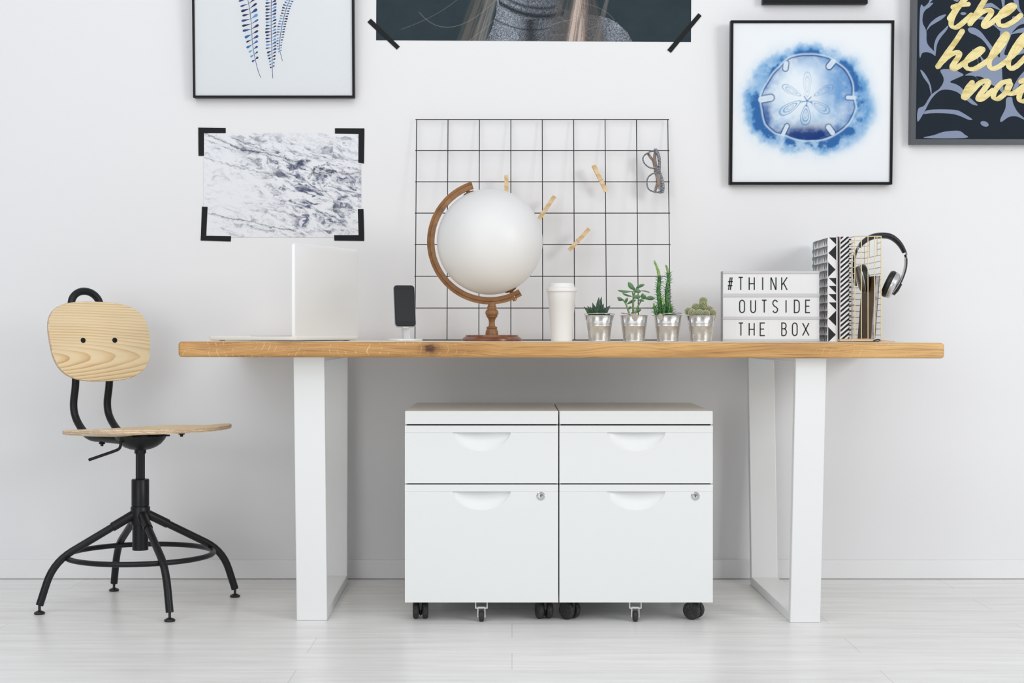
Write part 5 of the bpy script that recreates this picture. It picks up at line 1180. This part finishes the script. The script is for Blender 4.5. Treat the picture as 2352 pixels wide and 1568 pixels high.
# --- large photo poster of a person in a knitted roll neck
pp = thing('portrait_poster', 'large dark photo poster of a long haired person in grey knit, taped at top centre', 'poster', W(1225, 94, DM), 'posters taped to the wall')
Pp = thing  # noqa
bl = W(864, 92.3, DM); brr = W(1587, 96.3, DM); up = Vector((-(brr - bl).z, 0, (brr - bl).x)).normalized(); hstrip = 220 * DM / F
def poly_in(x, y, pts):
    c = np.zeros(x.shape, bool); n_ = len(pts)
    for i in range(n_):
        (x1_, y1_), (x2_, y2_) = pts[i], pts[(i + 1) % n_]
        if y1_ == y2_: continue
        c ^= ((y1_ > y) != (y2_ > y)) & (x < (x2_ - x1_) * (y - y1_) / (y2_ - y1_) + x1_)
    return c
def portrait(s, t_):
    x = 71 + s * 2127; y = 275 - t_ * 646
    n_ = rng.random(x.shape); sp = .5 * n_ + .5 * fbm(x / 5, y / 5, 5, 2); big = fbm(x / 120, y / 90, 15)
    c = mixc(lin(40, 53, 60) * np.ones(x.shape + (3,)), lin(48, 62, 68), big)
    knit = np.clip((sp - .18) * 1.5, 0, 1)[..., None] ** 1.3 * lin(178, 184, 196) + lin(58, 68, 76) * .8
    body = poly_in(x, y, [(890, -60), (950, -380), (1230, -380), (1290, -60), (1330, 60), (1500, 90), (1640, 118), (1700, 150), (1770, 215), (1814, 300), (800, 300), (850, 200), (880, 90)])
    lum = .55 + .5 * np.exp(-((x - 960) / 110) ** 2) + .35 * np.exp(-((x - 1690) / 80) ** 2) - .45 * np.exp(-((x - 1110) / 50) ** 2) * (y > 130) - .25 * np.exp(-((x - 1420) / 120) ** 2)
    c = np.where(body[..., None], knit * np.clip(lum, .12, 1.1)[..., None], c)
    cy_ = 108 - ((x - 1190) / 290) ** 2 * 92; fold = np.exp(-((y - cy_) / 20) ** 2) * ((x > 900) & (x < 1340)); c = mixc(c, lin(26, 34, 40), fold * .92)
    cy2 = 55 - ((x - 1190) / 250) ** 2 * 70; c = mixc(c, lin(30, 40, 46), np.exp(-((y - cy2) / 12) ** 2) * ((x > 930) & (x < 1280)) * .8)
    cy3 = 200 - ((x - 1120) / 260) ** 2 * 78; c = mixc(c, lin(40, 50, 58), np.exp(-((y - cy3) / 6) ** 2) * ((x > 860) & (x < 1230)) * .8)
    # hair locks
    def lock(xa, xb, wa, wb, colr, a, seed):
        u = (y + 50) / 325; xc_ = xa + (xb - xa) * u; ww = wa + (wb - wa) * u; d = (x - xc_) / ww
        st_ = fbm(d * 9 + 20, u * 1.2 + 3, seed, 4, .6); m_ = sst(1.0, .55, np.abs(d) + (st_ - .5) * .5)
        return np.clip(m_ * (.35 + 1.1 * sst(.38, .68, st_)), 0, 1) * a, colr
    for args in ((810, 700, 95, 110, lin(98, 96, 92), .75, 201), (860, 770, 45, 55, lin(150, 148, 146), .45, 205), (1380, 1300, 110, 130, lin(88, 86, 84), .75, 211), (1460, 1420, 55, 80, lin(206, 186, 174), .85, 221), (1500, 1540, 60, 100, lin(92, 84, 80), .75, 231), (1640, 1560, 14, 30, lin(120, 118, 116), .6, 241)):
        m_, cl_ = lock(*args); c = mixc(c, cl_, m_)
    for (ax, ay, bx_, by_, mx, my, a) in ((360, 85, 900, -20, 560, 330, .55), (240, 200, 640, -20, 480, 120, .35), (700, 275, 880, 120, 800, 200, .5), (1200, 190, 1480, 130, 1340, 120, .6), (1300, 110, 1520, 260, 1400, 170, .5), (1250, 230, 1600, 150, 1440, 250, .4), (1480, 20, 1680, 130, 1620, 50, .4)):
        d = np.full(x.shape, 1e3); pr_ = (ax, ay)
        for i in range(1, 13):
            u = i / 12; q = ((1 - u) ** 2 * ax + 2 * u * (1 - u) * mx + u * u * bx_, (1 - u) ** 2 * ay + 2 * u * (1 - u) * my + u * u * by_); d = np.minimum(d, dseg(x, y, *pr_, *q)); pr_ = q
        c = mixc(c, lin(176, 170, 166), np.exp(-(d / 1.6) ** 2) * a * .7)
    c = mixc(c, lin(40, 53, 60), sst(-90, -330, y))
    return c
pm = vcol('portrait_print', 0.5)
prt = painted('print', bl - Vector((0, .0005, 0)), brr - bl, up * hstrip, 720, 216, portrait, pm, pp)
q0 = bl + up * hstrip - Vector((0, .0005, 0)); q1 = brr + up * hstrip - Vector((0, .0005, 0)); hrest = .72 - hstrip
MB().poly([q0, q1, q1 + up * hrest, q0 + up * hrest]).make('upper_print', mat('dark_print', srgb(42, 55, 62), 0.6, spec=0.1), pp, smooth=False, recalc=False)
strip(pp, ((852, 43), (918.5, 107), (911.5, 114), (844, 51)), lift=.0012); strip(pp, ((1604, 30.5), (1611.5, 36.5), (1541, 121.5), (1532.5, 115)), lift=.0012)

# ---------------------------------------------------------------- light
sc = bpy.context.scene
wd = bpy.data.worlds.new('World'); sc.world = wd; wd.use_nodes = True; nt = wd.node_tree; bg = nt.nodes['Background']
tc = nt.nodes.new('ShaderNodeTexCoord'); sx = nt.nodes.new('ShaderNodeSeparateXYZ'); nt.links.new(tc.outputs['Generated'], sx.inputs[0])
mr = nt.nodes.new('ShaderNodeMapRange'); mr.inputs[1].default_value = 0.05; mr.inputs[2].default_value = 0.9; mr.inputs[3].default_value = 0.32; mr.inputs[4].default_value = 0.46
nt.links.new(sx.outputs[2], mr.inputs[0]); nt.links.new(mr.outputs[0], bg.inputs['Strength']); bg.inputs[0].default_value = (0.96, 0.98, 1.0, 1)
def area(name, loc, target, sx_, sy_, power, color=(1, 1, 1)):
    l = bpy.data.lights.new(name, 'AREA'); l.shape = 'RECTANGLE'; l.size = sx_; l.size_y = sy_; l.energy = power; l.color = color
    o = bpy.data.objects.new(name, l); col.objects.link(o); o.location = loc; o.rotation_euler = (Vector(target) - Vector(loc)).to_track_quat('-Z', 'Y').to_euler(); return o
area('window_light', (4.4, -4.8, 2.4), (0.2, -0.2, 0.8), 1.7, 1.7, 104, (1.0, 0.99, 0.985))
area('side_fill_light', (4.6, -2.4, 1.0), (0.4, -0.1, 0.3), 1.6, 1.2, 9, (1.0, 0.995, 0.99))  # fill lamp added to brighten the wall under the right end of the desk
area('ceiling_light', (-0.6, -3.2, 3.3), (-0.3, -0.8, 0.3), 5.0, 2.4, 62, (0.98, 0.99, 1.0))
area('front_fill_light', (-2.4, -6.6, 1.5), (-0.8, 0.0, 0.5), 3.0, 2.2, 64, (0.97, 0.99, 1.0))  # fill lamp added from the front left to soften contrast, not a window
cam = bpy.data.cameras.new('camera'); co = bpy.data.objects.new('camera', cam); col.objects.link(co)
co.location = (0, CAMY, CAMZ); co.rotation_euler = (R(90), 0, 0); cam.sensor_width = 36; cam.lens = F / 2352 * 36; cam.shift_y = -(784 - HY) / 2352; cam.clip_start = .05
sc.camera = co
sc.view_settings.view_transform = 'Standard'; sc.view_settings.look = 'None'; sc.view_settings.gamma = 1.0; sc.view_settings.exposure = 0.0; sc.view_settings.use_curve_mapping = False
